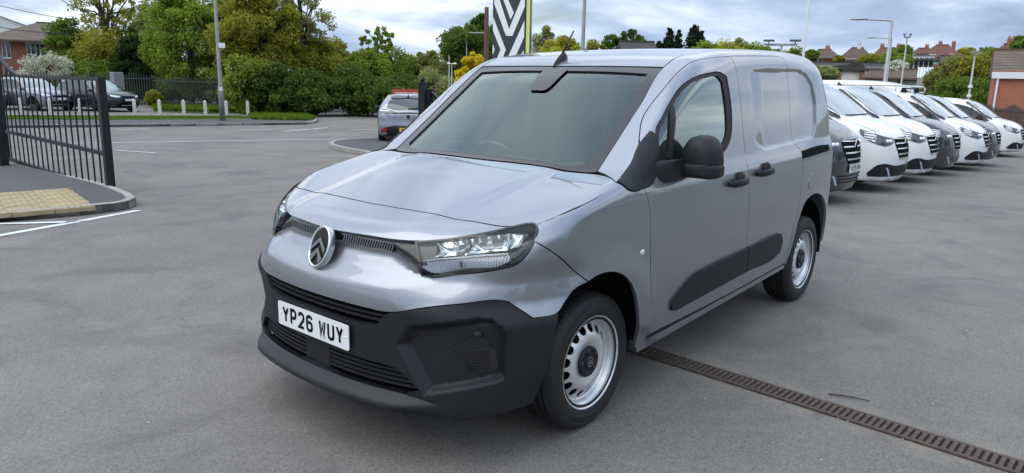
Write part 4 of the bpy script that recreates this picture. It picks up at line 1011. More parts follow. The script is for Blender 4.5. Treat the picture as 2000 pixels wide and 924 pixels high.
# ---------------------------------------------------------------- other vehicles
def make_F(W, UC, BON, scr, ROOF, UR, kt=.10, kf=.28, kr=.22, taper=.05, plan=.22, z_low=.20, rear_glass=None):
    """body from its side profile: bonnet, screen plane (u0, z0, slope), roof, front and rear profiles"""
    W, UC, BON, ROOF, UR = [spl(*q) for q in (W, UC, BON, ROOF, UR)]
    um = float(UR(.8))
    def F(P):
        u, v, z = P[..., 0], np.abs(P[..., 1]), P[..., 2]; v2 = v*v; s = u+.12*v2
        scrz = scr[1]-(s-scr[0])*scr[2]
        top = smin(smax(BON(u+.06*v2)-.04*v2, scrz, .02), ROOF(u)-.04*v2, .12)
        w = W(z)-taper*np.clip((um+1.1-u)/1.1, 0, 2)**2-.05*np.clip((u+.3)/.9, 0, 2)**2
        w = w+.018*(1-sstep(np.hypot(u, z-.34), .40, .55))*sstep(z, .3, .45)
        f = smax(z-top, v-w, kt)
        f = smax(f, u-(UC(z)-plan*v2-.22*v2*v2), kf)
        f = smax(f, (UR(z)+.10*v2)-u, kr)
        return smax(f, z_low-z, .05)
    return F
def shell(name, F, u0, u1, z0, mat, parent, nu=46, nf=34):
    """closed skin found by rays from an axis inside the body"""
    us = np.concatenate([np.full(9, u0), np.linspace(u0, u1, nu), np.full(9, u1)]); tl = np.concatenate([np.radians(np.linspace(-88, -8, 9)), np.zeros(nu), np.radians(np.linspace(8, 88, 9))])
    ph = np.linspace(0, 2*math.pi, nf, endpoint=False)
    O = np.repeat(np.stack([us, 0*us, 0*us+z0], 1), nf, 0); T = np.repeat(tl, nf); Ph = np.tile(ph, len(us))
    D = np.stack([np.sin(T), np.cos(T)*np.cos(Ph), np.cos(T)*np.sin(Ph)], 1)
    P, _ = surf(lambda q: -F(q), O, D, .02, 2.6, 70)
    n = len(us); Fc = [(i*nf+j, i*nf+(j+1) % nf, (i+1)*nf+(j+1) % nf, (i+1)*nf+j) for i in range(n-1) for j in range(nf)]+[tuple(range(nf))[::-1], tuple(range((n-1)*nf, n*nf))]
    Fc = [f[::-1] for f in Fc]
    N_ = grad(F, P)
    a, b, c = P[[f[0] for f in Fc]], P[[f[1] for f in Fc]], P[[f[2] for f in Fc]]
    if np.sum(np.cross(b-a, c-a)*N_[[f[0] for f in Fc]]) < 0: Fc = [f[::-1] for f in Fc]
    return mesh(name, P, Fc, mat, parent, normals=N_)
CARGLASS = pmat('car_glass', (.030, .042, .044), .04, 0, 0, .9)
SCRGLASS = pmat('screen_glass', (.20, .26, .26), .05, .25, 1.0, .9)
ALLOY = pmat('alloy', (.35, .35, .36), .3, .8)
def simple_wheel():
    w = empty('wheel'); t = MB(); t.lathe([(.20, -.10), (.30, -.10), (.335, -.08), (.335, .08), (.315, .098), (.25, .104), (.225, .095)], 40, 'y'); t.build('tyre', pmat('tyre_plain', (.02, .02, .021), .7), w, auto=35)
    d = MB(); d.lathe([(.225, .095), (.215, .08), (.19, .03), (.001, .03)], 32, 'y'); d.build('rim_well', VOID, w)
    s = MB(); s.lathe([(.228, .097), (.212, .100), (.205, .088)], 40, 'y')
    for k in range(5):
        for dd_ in (-.13, .13):
            a = 2*math.pi*k/5; b = a+dd_
            s.bar((.04*math.cos(a), .075, .04*math.sin(a)), (.212*math.cos(b), .086, .212*math.sin(b)), .026, .03, (0, 1, 0))
    s.lathe([(.06, .06), (.055, .09), (.001, .092)], 16, 'y'); s.build('alloy_rim', ALLOY, w, auto=40)
    return w
SW = simple_wheel(); sw_used = [False]
def put_wheels(root, wb, tr, r=.335):
    for u in (0, -wb):
        for s in (1, -1):
            w = SW if not sw_used[0] else copy_tree(SW); sw_used[0] = True
            w.parent = root; w.location = (u, s*tr, r); w.rotation_euler = (0, .3*u, 0 if s > 0 else math.pi); w.scale = (r/.335,)*3
def arches(root, F, wb, r=.39, zc=.335):
    for u in (0, -wb):
        panel('wheel_arch', F, SIDE, [(u+r*math.cos(t), max(.22, zc+r*math.sin(t))) for t in np.linspace(-.35, math.pi+.35, 22)], VOID, root, off=.003, gap=0, lip=0, mirror=True, cell=.06)
# ---- mid-size vans parked in a row
TF = make_F(([.2, .4, .8, 1.1, 1.25, 1.5, 1.8, 2.0], [.93, .955, .978, .970, .955, .915, .86, .82]),
            ([.2, .3, .5, .7, .88, 1.0, 1.1, 1.2], [.86, .90, .935, .935, .90, .86, .80, .70]),
            ([-.3, .1, .4, .7, .9], [1.36, 1.30, 1.235, 1.15, 1.07]), (.16, 1.275, .74),
            ([-4.3, -3.5, -2.2, -1.4, -.9, -.5, 0], [1.92, 1.955, 1.97, 1.955, 1.90, 1.80, 1.6]), ([.2, .6, 1.2, 1.97], [-4.08, -4.12, -4.1, -4.0]), kt=.12, kf=.24, taper=.03)
WHITEP = pmat('white_paint', (.80, .81, .82), .3, 0, .8); GREYP = pmat('dark_grey_paint', (.055, .057, .064), .32, .5, 1.0)
CHRB = pmat('bright_trim', (.75, .76, .78), .18, .9); LAMPG = pmat('lamp_smoke', (.075, .08, .088), .12, .3, 1.0); LAMPW = pmat('lamp_bright', (.82, .85, .88), .2, .2, .5); FOGT = pmat('fog_trim', (.62, .68, .85), .2, .5, .5)
def trafic(paint, lower, root, rich=True):
    """body and fittings of one van, nose towards local +x"""
    F = TF
    shell('body', F, -3.4, .35, .80, paint, root)
    panel('windscreen', F, TOP, [(.13, 0), (.10, .45), (.0, .76), (-.10, .80), (-.45, .78), (-.78, .72), (-.80, .4), (-.80, 0)], SCRGLASS, root, half=True, off=.004, gap=0, lip=.003, cell=.08)
    panel('windscreen_edge', F, UPSIDE, [(.0, .80, 1.30), (-.10, .83, 1.32), (-.45, .81, 1.56), (-.80, .75, 1.80), (-.84, .78, 1.79), (-.45, .845, 1.545), (-.12, .87, 1.29), (.04, .86, 1.255)], BLKS, root, off=.006, gap=0, lip=0, cell=.05, mirror=True)
    panel('door_window', F, SIDE, [(-.02, 1.235), (-.30, 1.44), (-.60, 1.63), (-.80, 1.70), (-1.30, 1.72), (-1.38, 1.66), (-1.40, 1.20), (-1.3, 1.15), (-.35, 1.13)], CARGLASS, root, off=.004, gap=0, lip=0, cell=.08, mirror=True)
    panel('window_bar', F, SIDE, [(-.58, 1.64), (-.62, 1.65), (-.62, 1.14), (-.58, 1.14)], BLKS, root, off=.007, gap=0, lip=0, cell=.06, mirror=True)
    arches(root, F, 3.098, .40)
    panel('door_seam', F, SIDE, [(-.20, 1.12), (-.205, 1.12), (-.40, .40), (-.395, .40)], VOID, root, off=.002, gap=0, lip=0, cell=.05, mirror=True)
    panel('bonnet_seam', F, UPSIDE, [(.12, .86, 1.24), (.45, .80, 1.16), (.62, .73, 1.09), (.62, .722, 1.095), (.45, .793, 1.165), (.12, .853, 1.246)], VOID, root, off=.002, gap=0, lip=0, cell=.05, mirror=True)
    lamp = panel('headlamp', F, CYL, [(.82, .40, .955), (.74, .62, 1.005), (.62, .80, 1.075), (.42, .915, 1.150), (.42, .93, 1.10), (.53, .89, .95), (.68, .75, .855), (.76, .62, .825), (.80, .45, .86)], LAMPG, root, off=.004, gap=0, lip=.004, cell=.03, mirror=True)
    for k in range(4):
        z = .895+.042*k
        for i, a in enumerate(lamp):
            if i == 0: p1 = panel('light_bar', F, CYL, [(.62, .775-.012*k, z), (.48, .895-.002*k, z+.045), (.48, .895, z+.068), (.62, .765-.012*k, z+.024)], LAMPW, a, off=.008, gap=0, lip=0, cell=.03)
            else:
                me = p1.data.copy(); me.transform(Matrix.Scale(-1, 4, (0, 1, 0))); me.flip_normals(); link(bpy.data.objects.new('light_bar', me), a)
    for v0 in (.52, .62):
        for s in (1, -1):
            q, _ = CYL.lift(F, CYL.to2([(.8, v0*s, .915)])); m = MB(); m.sphere(tuple(q[0]), (.036, .036, .034), 10, 6); m.build('projector', LAMPW, lamp[0 if s > 0 else 1], smooth=True)
    panel('light_blade', F, CYL, [(.80, .44, .935), (.70, .68, .975), (.66, .75, .990), (.66, .75, .975), (.70, .68, .958), (.80, .44, .918)], LAMPW, lamp[0], off=.009, gap=0, lip=0, cell=.03)
    gr = panel('grille', F, CYL, [(.90, 0, 1.0), (.86, .30, .985), (.84, .40, .955), (.82, .40, .86), (.86, .34, .72), (.90, .28, .625), (.93, 0, .60)], VOID, root, half=True, off=.004, gap=0, lip=0, cell=.04)
    for k, (z, w) in enumerate(((.96, .38), (.865, .39), (.775, .36), (.685, .31), (.612, .26))):
        panel('grille_bar', F, CYL, [(.9, 0, z+.012), (.87, w*.6, z+.012), (.84, w, z+.012), (.84, w, z-.010), (.87, w*.6, z-.010), (.9, 0, z-.010)], CHRB, gr, half=True, off=.016, gap=0, lip=.014, cell=.03)
    c = float(F_front(F, 0, .86)); lg = MB(); lg.prism([(0, .11), (.055, 0), (0, -.11), (-.055, 0)], 0, .012, lambda x, y, z: (c+.012+z, x, .87+y)); lg.build('nose_badge', pmat('badge_dark', (.25, .25, .26), .25, 1), gr)
    lg = MB(); lg.prism([(0, .06), (.028, 0), (0, -.06), (-.028, 0)], 0, .004, lambda x, y, z: (c+.026+z, x, .87+y)); lg.build('badge_hole', VOID, gr)
    bl = panel('lower_grille', F, CYL, [(.93, 0, .50), (.90, .45, .50), (.82, .66, .535), (.76, .76, .525), (.60, .89, .37), (.62, .875, .305), (.86, .55, .295), (.92, 0, .295)], lower, root, half=True, off=.004, gap=0, lip=.004, cell=.04)
    for z in (.35, .40, .45): panel('lower_bar', F, CYL, [(.92, 0, z+.008), (.88, .5, z+.008), (.88, .5, z-.008), (.92, 0, z-.008)], BLK, bl, half=True, off=.016, gap=0, lip=.01, cell=.04)
    panel('fog_trim', F, CYL, [(.84, .60, .46), (.82, .64, .47), (.86, .54, .31), (.87, .49, .31)], FOGT, bl, off=.02, gap=0, lip=.02, cell=.03, mirror=True)
    put_wheels(root, 3.098, .86)
    ab_ = MB(); z_ = 1.925
    ab_.add([(-.98, 0, z_-.03), (-1.12, .03, z_-.01), (-1.12, -.03, z_-.01), (-1.10, 0, z_+.075)], [(0, 1, 3), (0, 3, 2), (1, 2, 3), (0, 2, 1)]); ab_.build('roof_fin', BLK, root)
    for s in (1, -1):
        m = MB(); m.sphere((-.32, s*1.08, 1.28), (.09, .13, .17), 14, 10); m.bar((-.22, s*.93, 1.16), (-.30, s*1.06, 1.16), .10, .07); m.build('door_mirror', BLK if lower is not paint else paint, root, smooth=True)
    for v0, v1 in ((.05, .66), (-.62, -.02)):
        wp = MB(); q = np.array([(.10-.12*v*v, v) for v in np.linspace(v0, v1, 6)]); p3, _ = TOP.lift(F, q); wp.tube([tuple(p+np.array([0, 0, .012])) for p in p3], .010, 5); wp.build('wiper', RUB, root)
def F_front(F, v, z):
    q, _ = surf(F, np.array([[1.6, v, z]]), np.array([[-1., 0, 0]]), 0, 1.4, 60); return q[0][0]
def nose_at(px, u):
    d = pray(px, 280.); t = (u-CAM_POS[0])/d[0]; return CAM_POS[1]+d[1]*t
GRP = 'panel vans parked in a row at the right'
def van_at(px, u, label, src=None, paint=None, lower=None, name='parked_van', dv=0):
    v = nose_at(px, u)+dv
    loc = (u, v-.935, gz((u, v-2)))
    if src is None:
        o = empty(name, (0, 0, 0), 0, label, 'van', GRP); trafic(paint, lower, o)
    else: o = copy_tree(src); o['label'] = label
    o.location = loc; o.rotation_euler = (0, 0, math.pi/2+R(random.uniform(-1.8, 1.8)))
    return o
vw = van_at(1771, -11.66, 'white van parked right behind the silver van, nearest of the white row', None, WHITEP, BLK)
vg = van_at(1675, -9.05, 'dark grey van directly behind the silver van, its white plate showing', None, GREYP, GREYP)
van_at(1829, -14.16, 'second white van from the silver van, grey van on its far side', vw)
van_at(1874, -16.66, 'dark grey van parked between two white vans in the row', vg)
v3 = van_at(1930, -19.2, 'white van beyond the grey van, black lower bumper and small front plate', vw)
van_at(1953, -21.7, 'dark grey van beyond the third white van, in front of roof rack van', vg)
v6 = van_at(1999, -27.9, 'smaller white van at the far right end with its side window showing', vw)
def front_plate(root, txt, z=.55):
    c = float(F_front(TF, 0, z)); m = MB(); m.box(c+.006, c+.014, -.26, .26, z-.0555, z+.0555); p_ = m.build('number_plate', PLW, root); text('registration', txt, .05, .079, .014, .061, lambda x, y: (c+.0155, x, z+y), BLKP, p_, gapw=.033)
front_plate(vg, 'YD75 NFH')
# roof bar on the grey van
rbm = MB(); rbm.tube([(-1.35, -.72, 2.02), (-1.35, .72, 2.02)], .018, 8)
for s in (1, -1): rbm.add([(-1.42, s*.74, 1.91), (-1.28, s*.74, 1.91), (-1.30, s*.70, 2.04), (-1.40, s*.70, 2.04)], [(0, 1, 2, 3), (3, 2, 1, 0)])
tag(rbm.build('roof_bar', BLK, None, loc=(v3.location[0], v3.location[1]+.35, v3.location[2])), 'black cross bar lying over the roofs of the parked vans', 'roof bar'); bpy.data.objects['roof_bar'].rotation_euler = (0, 0, math.pi/2)
# tall white van with a roof rack behind the row
HF = make_F(([.2, .5, 1.0, 1.3, 2.0, 2.4], [.95, .98, 1.0, .99, .93, .86]), ([.2, .5, .9, 1.1, 1.25], [.80, .86, .82, .74, .62]), ([-.3, .2, .6, .8], [1.42, 1.30, 1.16, 1.05]), (.05, 1.36, .95),
            ([-5, -3, -1.6, -1.0, -.5], [2.28, 2.30, 2.28, 2.18, 1.95]), ([.2, 1, 2.3], [-4.9, -4.95, -4.85]), kt=.16, kf=.24, taper=.02)
rv = empty('tall_van', (0, 0, 0), 0, 'tall white van with a silver roof rack standing behind the row', 'van')
shell('body', HF, -4.3, .1, .9, WHITEP, rv)
panel('windscreen', HF, TOP, [(.06, 0), (.02, .5), (-.12, .82), (-.72, .74), (-.74, 0)], SCRGLASS, rv, half=True, off=.004, gap=0, lip=0, cell=.08)
panel('door_window', HF, SIDE, [(-.15, 1.36), (-.55, 1.75), (-.80, 1.84), (-1.25, 1.84), (-1.25, 1.30), (-.3, 1.26)], CARGLASS, rv, off=.004, gap=0, lip=0, cell=.08, mirror=True)
arches(rv, HF, 3.6, .40); put_wheels(rv, 3.6, .88)
rk = MB()
for s_ in (1, -1):
    rk.tube([(-.70, s_*1.03, 2.14), (-4.6, s_*1.03, 2.16)], .022, 8); rk.tube([(-.70, s_*1.03, 1.93), (-4.6, s_*1.03, 1.95)], .018, 8)
    for x in np.linspace(-.9, -4.5, 8): rk.tube([(x, s_*1.03, 2.15), (x, s_*1.03, 1.93)], .018, 6)
    rk.tube([(-.70, s_*1.03, 2.14), (-.52, s_*1.03, 2.12), (-.46, s_*1.03, 2.04), (-.48, s_*1.03, 1.94)], .022, 8)
rk.tube([(-.48, -1.03, 1.95), (-.48, 1.03, 1.95)], .022, 8); rk.tube([(-.50, -1.03, 2.12), (-.50, 1.03, 2.12)], .022, 8)
rk.build('roof_rack', pmat('rack_alloy', (.68, .69, .70), .4, .2), rv, smooth=True)
ru = -24.6; rv.location = (ru, nose_at(1886, ru)-.86-.25, gz((ru, -3))); rv.rotation_euler = (0, 0, math.pi/2); rv.scale = (1, 1, 1.05)
# ---- sport utility cars in the car park
UF = make_F(([.2, .4, .8, 1.0, 1.1, 1.3, 1.6, 1.75], [.90, .935, .955, .95, .935, .87, .77, .72]), ([.2, .35, .6, .8, .95, 1.05], [.80, .86, .88, .86, .80, .70]), ([-.6, -.2, .3, .65, .85], [1.18, 1.12, 1.06, .99, .93]), (-.42, 1.13, .60),
            ([-3.8, -3.0, -2.0, -1.4, -1.0], [1.56, 1.66, 1.70, 1.66, 1.57]), ([.2, .6, 1.0, 1.2, 1.7], [-3.70, -3.74, -3.70, -3.60, -3.25]), kt=.10, kf=.30, taper=.06)
BLACKP = pmat('black_paint', (.008, .009, .011), .25, .2, 1.0); LILACP = pmat('grey_lilac_paint', (.22, .22, .27), .35, .6, 1.0)
def suv(root, paint):
    F = UF
    shell('body', F, -3.0, .30, .70, paint, root)
    panel('windscreen', F, TOP, [(-.44, 0), (-.47, .4), (-.56, .66), (-.70, .68), (-1.20, .58), (-1.22, 0)], SCRGLASS, root, half=True, off=.004, gap=0, lip=0, cell=.08)
    panel('side_window', F, SIDE, [(-.55, 1.12), (-.95, 1.38), (-1.25, 1.52), (-1.8, 1.58), (-2.6, 1.56), (-3.05, 1.46), (-3.1, 1.2), (-2.6, 1.13)], CARGLASS, root, off=.004, gap=0, lip=0, cell=.08, mirror=True)
    arches(root, F, 2.74, .42, .36); put_wheels(root, 2.74, .83, .36)
    g = panel('grille', F, CYL, [(.86, 0, .84), (.84, .35, .84), (.80, .42, .80), (.84, .36, .72), (.87, 0, .71)], VOID, root, half=True, off=.004, gap=0, lip=0, cell=.05)
    panel('headlamp', F, CYL, [(.80, .48, .86), (.62, .74, .90), (.50, .84, .91), (.52, .85, .84), (.66, .72, .79), (.80, .48, .77)], LAMPW, root, off=.006, gap=0, lip=.004, cell=.04, mirror=True)
    panel('lower_intake', F, CYL, [(.87, 0, .50), (.82, .45, .50), (.70, .68, .42), (.70, .68, .28), (.85, 0, .26)], VOID, root, half=True, off=.004, gap=0, lip=0, cell=.05)
    panel('skid_strip', F, CYL, [(.86, 0, .37), (.82, .45, .37), (.82, .45, .34), (.86, 0, .34)], CHRB, root, half=True, off=.012, gap=0, lip=.01, cell=.05)
    c = float(F_front(F, 0, .60)); m = MB(); m.box(c+.004, c+.015, -.26, .26, .58, .69); m.build('number_plate', PLW, root)
    for s in (1, -1):
        m = MB(); m.sphere((-.75, s*1.02, 1.12), (.08, .11, .075), 12, 8); m.build('door_mirror', paint, root, smooth=True)
s1 = empty('parked_suv', (0, 0, 0), 0, 'black sport utility car with a white plate parked beyond the bollards', 'car', 'cars parked behind the bollards'); suv(s1, BLACKP)
s2 = empty('parked_suv', (0, 0, 0), 0, 'grey lilac sport utility car seen through the gate bars', 'car', 'cars parked behind the bollards'); suv(s2, LILACP)
def put_car(o, px, py, heading):
    p = at_z(px, py); o.location = (p[0]-.88*math.cos(heading), p[1]-.88*math.sin(heading), gz(p)); o.rotation_euler = (0, 0, heading)
put_car(s1, 255, 219, R(108)); put_car(s2, 122, 217, R(106))
s3 = copy_tree(s2); s3['label'] = 'pale grey car nose cut off by the left picture edge'; put_car(s3, -8, 216, R(106))
# ---- silver hatchback seen from behind
PF = make_F(([.15, .4, .7, .9, 1.0, 1.2, 1.45], [.86, .90, .925, .915, .90, .79, .64]), ([.15, .4, .7, .9], [.72, .84, .80, .55]), ([-.8, -.3, .3, .7], [1.0, .95, .86, .78]), (-.55, .98, .55),
            ([-3.6, -3.2, -2.4, -1.6, -1.2], [1.30, 1.36, 1.43, 1.44, 1.38]), ([.15, .35, .55, .75, .92, 1.0, 1.2, 1.44], [-3.36, -3.50, -3.53, -3.50, -3.48, -3.42, -3.20, -2.86]), kt=.09, kf=.3, kr=.16, taper=.07)
PSIL = pmat('hatch_silver', (.27, .285, .32), .34, .75, 1.0)
pc = empty('silver_hatchback', (0, 0, 0), 0, 'silver hatchback seen from behind with a yellow plate', 'car')
shell('body', PF, -2.8, .1, .62, PSIL, pc)
RV2 = View((1, 0, 0), (0, 1, 0), (0, 0, 1), -3.8, -2.0); RV2.mir = 0
def rp2(name, out, mat, off=.004, lip=0, half=True, mirror=False, parent=pc): return panel(name, PF, RV2, out, mat, parent, half=half, off=off, gap=0, lip=lip, cell=.04, mirror=mirror)
rp2('rear_window', [(0, 1.34), (.45, 1.33), (.56, 1.25), (.62, 1.08), (.45, 1.03), (0, 1.02)], CARGLASS)
rp2('rear_spoiler', [(0, 1.40), (.45, 1.39), (.52, 1.36), (.45, 1.335), (0, 1.345)], BLKS, .02, .01)
rp2('light_band', [(0, .955), (.45, .955), (.52, .965), (.52, .915), (0, .915)], BLKS, .006)
rp2('tail_lamp', [(.40, .985), (.80, 1.005), (.85, .97), (.82, .925), (.42, .925)], pmat('tail_lamp_dark', (.10, .10, .11), .12, .2, 1), .010, .008, False, True)
rp2('lamp_claw', [(.55, .985), (.82, .995), (.82, .975), (.55, .965)], LAMPW, .018, .004, False, True)
rp2('bumper_insert', [(0, .56), (.50, .56), (.70, .50), (.78, .36), (.70, .27), (0, .25)], BLKS, .006)
rp2('reflector', [(.60, .47), (.74, .48), (.76, .42), (.66, .38)], pmat('red_lens', (.45, .02, .02), .2, 0, .6), .014, .006, False, True)
rp2('exhaust_trim', [(.62, .36), (.76, .38), (.76, .33), (.64, .31)], CHRB, .014, .006, False, True)
pp = MB(); xr = float(RV2.lift(PF, np.array([[0., .47]]))[0][0][0]); pp.box(xr-.022, xr-.012, -.26, .26, .40, .51); pq = pp.build('number_plate', pmat('plate_yellow', (.75, .55, .04), .35, 0, .3), pc)
text('registration', 'YG', .05, .079, .014, .061, lambda x, y: (xr-.024, -x+.16, .455+y), BLKP, pq)
em_ = MB(); xe = float(RV2.lift(PF, np.array([[0., .82]]))[0][0][0]); em_.prism([(-.05, .06), (.05, .06), (.045, -.01), (0, -.06), (-.045, -.01)], 0, .012, lambda x, y, z: (xe-.004-z, x, .82+y)); em_.build('shield_badge', BLKS, pc)
wr = MB(); q, _ = RV2.lift(PF, np.array([(0., 1.05), (-.25, 1.075), (-.40, 1.07)])); wr.tube([tuple(x+np.array([-.02, 0, 0])) for x in q], .012, 6); wr.build('rear_wiper', RUB, pc)
fn = MB(); fn.add([(-2.75, 0, 1.40), (-2.95, .03, 1.38), (-2.95, -.03, 1.38), (-2.93, 0, 1.475)], [(0, 1, 3), (0, 3, 2), (1, 2, 3), (0, 2, 1)]); fn.build('roof_fin', BLK, pc)
for s in (1, -1):
    m = MB(); m.sphere((-.85, s*1.0, .98), (.07, .11, .075), 12, 8); m.build('door_mirror', BLK, pc, smooth=True)
arches(pc, PF, 2.68, .37, .32); put_wheels(pc, 2.68, .80, .32)
hp = R(-139.5+7.5); pb = at_z(798, 284); pc.rotation_euler = (0, 0, hp); pc.location = (pb[0]+3.5*math.cos(hp), pb[1]+3.5*math.sin(hp), gz(pb))
# ---------------------------------------------------------------- buildings
def brickmat(name, c1, c2, mortar, scale=1.0, rough=.85):
    m = bpy.data.materials.new(name); m.use_nodes = True; t = m.node_tree; b = t.nodes['Principled BSDF']; n = NT(t)
    oc = n.n('ShaderNodeTexCoord').outputs['Object']; s = n.n('ShaderNodeSeparateXYZ', i={0: oc})
    v = n.n('ShaderNodeCombineXYZ', i={0: n.m('ADD', s.outputs[0], s.outputs[1]), 1: s.outputs[2], 2: 0.0}).outputs[0]
    br = n.n('ShaderNodeTexBrick', i={'Vector': v, 'Color1': (*c1, 1), 'Color2': (*c2, 1), 'Mortar': (*mortar, 1), 'Scale': scale, 'Mortar Size': .010, 'Brick Width': .225, 'Row Height': .075})
    nz = n.noise(oc, .8, 6, .6); col = n.mix(n.ramp(nz, (.35, 0.), (.7, .35)), br.outputs[0], tuple(x*.55 for x in c1))
    t.links.new(col, b.inputs['Base Color']); b.inputs['Roughness'].default_value = rough
    return m
def tilemat(name, c):
    m = bpy.data.materials.new(name); m.use_nodes = True; t = m.node_tree; b = t.nodes['Principled BSDF']; n = NT(t)
    oc = n.n('ShaderNodeTexCoord').outputs['Object']; s = n.n('ShaderNodeSeparateXYZ', i={0: oc})
    v = n.n('ShaderNodeCombineXYZ', i={0: n.m('ADD', s.outputs[0], s.outputs[1]), 1: s.outputs[2], 2: 0.0}).outputs[0]
    br = n.n('ShaderNodeTexBrick', i={'Vector': v, 'Color1': (*c, 1), 'Color2': (*[x*.7 for x in c], 1), 'Mortar': (*[x*.4 for x in c], 1), 'Scale': 1.0, 'Mortar Size': .02, 'Brick Width': .34, 'Row Height': .16})
    t.links.new(br.outputs[0], b.inputs['Base Color']); b.inputs['Roughness'].default_value = .85
    bp_ = n.n('ShaderNodeBump', i={'Strength': .6, 'Distance': .03, 'Height': br.outputs[1]}); t.links.new(bp_.outputs[0], b.inputs['Normal'])
    return m
BRICK = brickmat('red_brick', (.33, .10, .055), (.26, .075, .045), (.30, .24, .20)); BRICK2 = brickmat('orange_brick', (.46, .13, .06), (.38, .095, .045), (.34, .24, .18))
ROOFB = tilemat('brown_tiles', (.16, .115, .085)); ROOFR = tilemat('red_brown_tiles', (.20, .095, .07)); ROOFD = tilemat('dark_tiles', (.075, .070, .068))
REND = pmat('white_render', (.72, .71, .67), .85, noise=(1.5, .08)); PEBB = pmat('grey_render', (.36, .35, .32), .9, noise=(2, .15)); UPVC = pmat('white_frame', (.78, .78, .77), .4); PANE = pmat('window_pane', (.05, .06, .07), .06, 0, 0, .9); FASC = pmat('dark_fascia', (.05, .04, .035), .6); CHIMP = pmat('chimney_pot', (.36, .16, .09), .8)
def house(p, ang, w, d, h, rh, label, wall=BRICK, roof=ROOFB, upper=None, hip=.5, chim=(0.2,), wins=((-.3, .3), (.3, .3)), storeys=2, group='houses on the far hillside', over=.35, cat='house', name='house', ridge='x', win=(1.1, 1.1)):
    """local x along the front, front at -y; hip 0 is a gable"""
    o = empty(name, tuple(p), ang, label, cat, group)
    hh = h if upper is None else h*.5
    m = MB(); m.box(-w/2, w/2, -d/2, d/2, -3.0, hh)
    if hip == 0 and upper is None: m.add([(-w/2, -d/2, hh), (-w/2, d/2, hh), (-w/2, 0, hh+rh-.05), (w/2, -d/2, hh), (w/2, d/2, hh), (w/2, 0, hh+rh-.05)], [(0, 2, 1), (3, 4, 5)])
    m.build('wall', wall, o)
    if upper is not None:
        m = MB(); m.box(-w/2-.02, w/2+.02, -d/2-.02, d/2+.02, hh, h)
        if hip == 0: m.add([(-w/2-.02, -d/2, h), (-w/2-.02, d/2, h), (-w/2-.02, 0, h+rh-.05), (w/2+.02, -d/2, h), (w/2+.02, d/2, h), (w/2+.02, 0, h+rh-.05)], [(0, 2, 1), (3, 4, 5)])
        m.build('upper_wall', upper, o)
    a, b, k = w/2+over, d/2+over, min(hip*d, w/2-.1)
    rx = a-k if hip else a
    m = MB(); e = h-.08
    m.add([(-a, -b, e), (a, -b, e), (a, b, e), (-a, b, e), (-rx, 0, h+rh), (rx, 0, h+rh), (-a, -b, e-.16), (a, -b, e-.16), (a, b, e-.16), (-a, b, e-.16)],
          [(0, 1, 5, 4), (2, 3, 4, 5), (1, 2, 5), (3, 0, 4), (0, 6, 7, 1), (1, 7, 8, 2), (2, 8, 9, 3), (3, 9, 6, 0)])
    rf = m.build('roof', roof, o)
    m = MB(); m.bar((-rx, 0, h+rh+.02), (rx, 0, h+rh+.02), .22, .14); m.build('ridge', roof, rf)
    for cx in chim:
        m = MB(); x = cx*w; m.box(x-.28, x+.28, -.22, .22, h+rh*.5, h+rh+.45); c = m.build('chimney', wall, rf)
        for q in (-.14, .14):
            m = MB(); m.lathe([(.10, h+rh+.45), (.08, h+rh+.66), (.06, h+rh+.66)], 8, 'z', (x+q, 0, 0)); m.build('chimney_pot', CHIMP, rf)
    for st in range(storeys):
        zc = h*(st+.55)/storeys
        for wx, wv in wins:
            for (cx, cy, nx) in ((wx*w, -d/2, 0),):
                ww, wh = win
                m = MB(); m.box(cx-ww/2, cx+ww/2, cy-.06, cy+.04, zc-wh/2, zc+wh/2); f = m.build('window', UPVC, o)
                for s in (-1, 1):
                    m = MB(); m.box(cx+s*ww/4-ww*.2, cx+s*ww/4+ww*.2, cy-.075, cy-.06, zc-wh*.42, zc+wh*.42); m.build('pane', PANE, f)
    return o
def facing(p, off=0): return math.atan2(CAM_POS[1]-p[1], CAM_POS[0]-p[0])+math.pi/2+R(off)
# hillside behind the van row
hc = at_d(1800, 150, 118)
HILL = pmat('hill_grass', (.07, .085, .035), .95, noise=(.15, .4, 8))
hv_ = []; hn = 26
cdir = np.array([math.cos(math.atan2(hc[1]-CAM_POS[1], hc[0]-CAM_POS[0])), math.sin(math.atan2(hc[1]-CAM_POS[1], hc[0]-CAM_POS[0]))]); cper = np.array([-cdir[1], cdir[0]])
def hill_z(dist): return float(np.interp(dist, [48, 62, 78, 92, 118, 136, 160, 300], [-1.6, .2, 1.5, 2.4, 4.0, 5.2, 6.2, 6.6]))
for dist in (48, 55, 62, 75, 90, 105, 125, 145, 160, 220, 300):
    for k in range(hn):
        t = -1.0+2.0*k/(hn-1); q = CAM_POS[:2]+cdir*dist*1.0+cper*dist*t*.75
        fade = min(1, max(0, (1-abs(t))*3.0)); z = -1.2+(hill_z(dist)+1.2)*fade
        hv_.append((q[0], q[1], z+random.uniform(-.1, .1)))
tag(mesh('hill', hv_, [(i*hn+j, i*hn+j+1, (i+1)*hn+j+1, (i+1)*hn+j) for i in range(10) for j in range(hn-1)], HILL, smooth=True), 'green hillside rising behind the van row', kind='structure')
def hh_(px, py_base, dist):
    p = at_d(px, 150, dist); z = at_d(px, py_base, dist)[2]; return np.array([p[0], p[1], z])
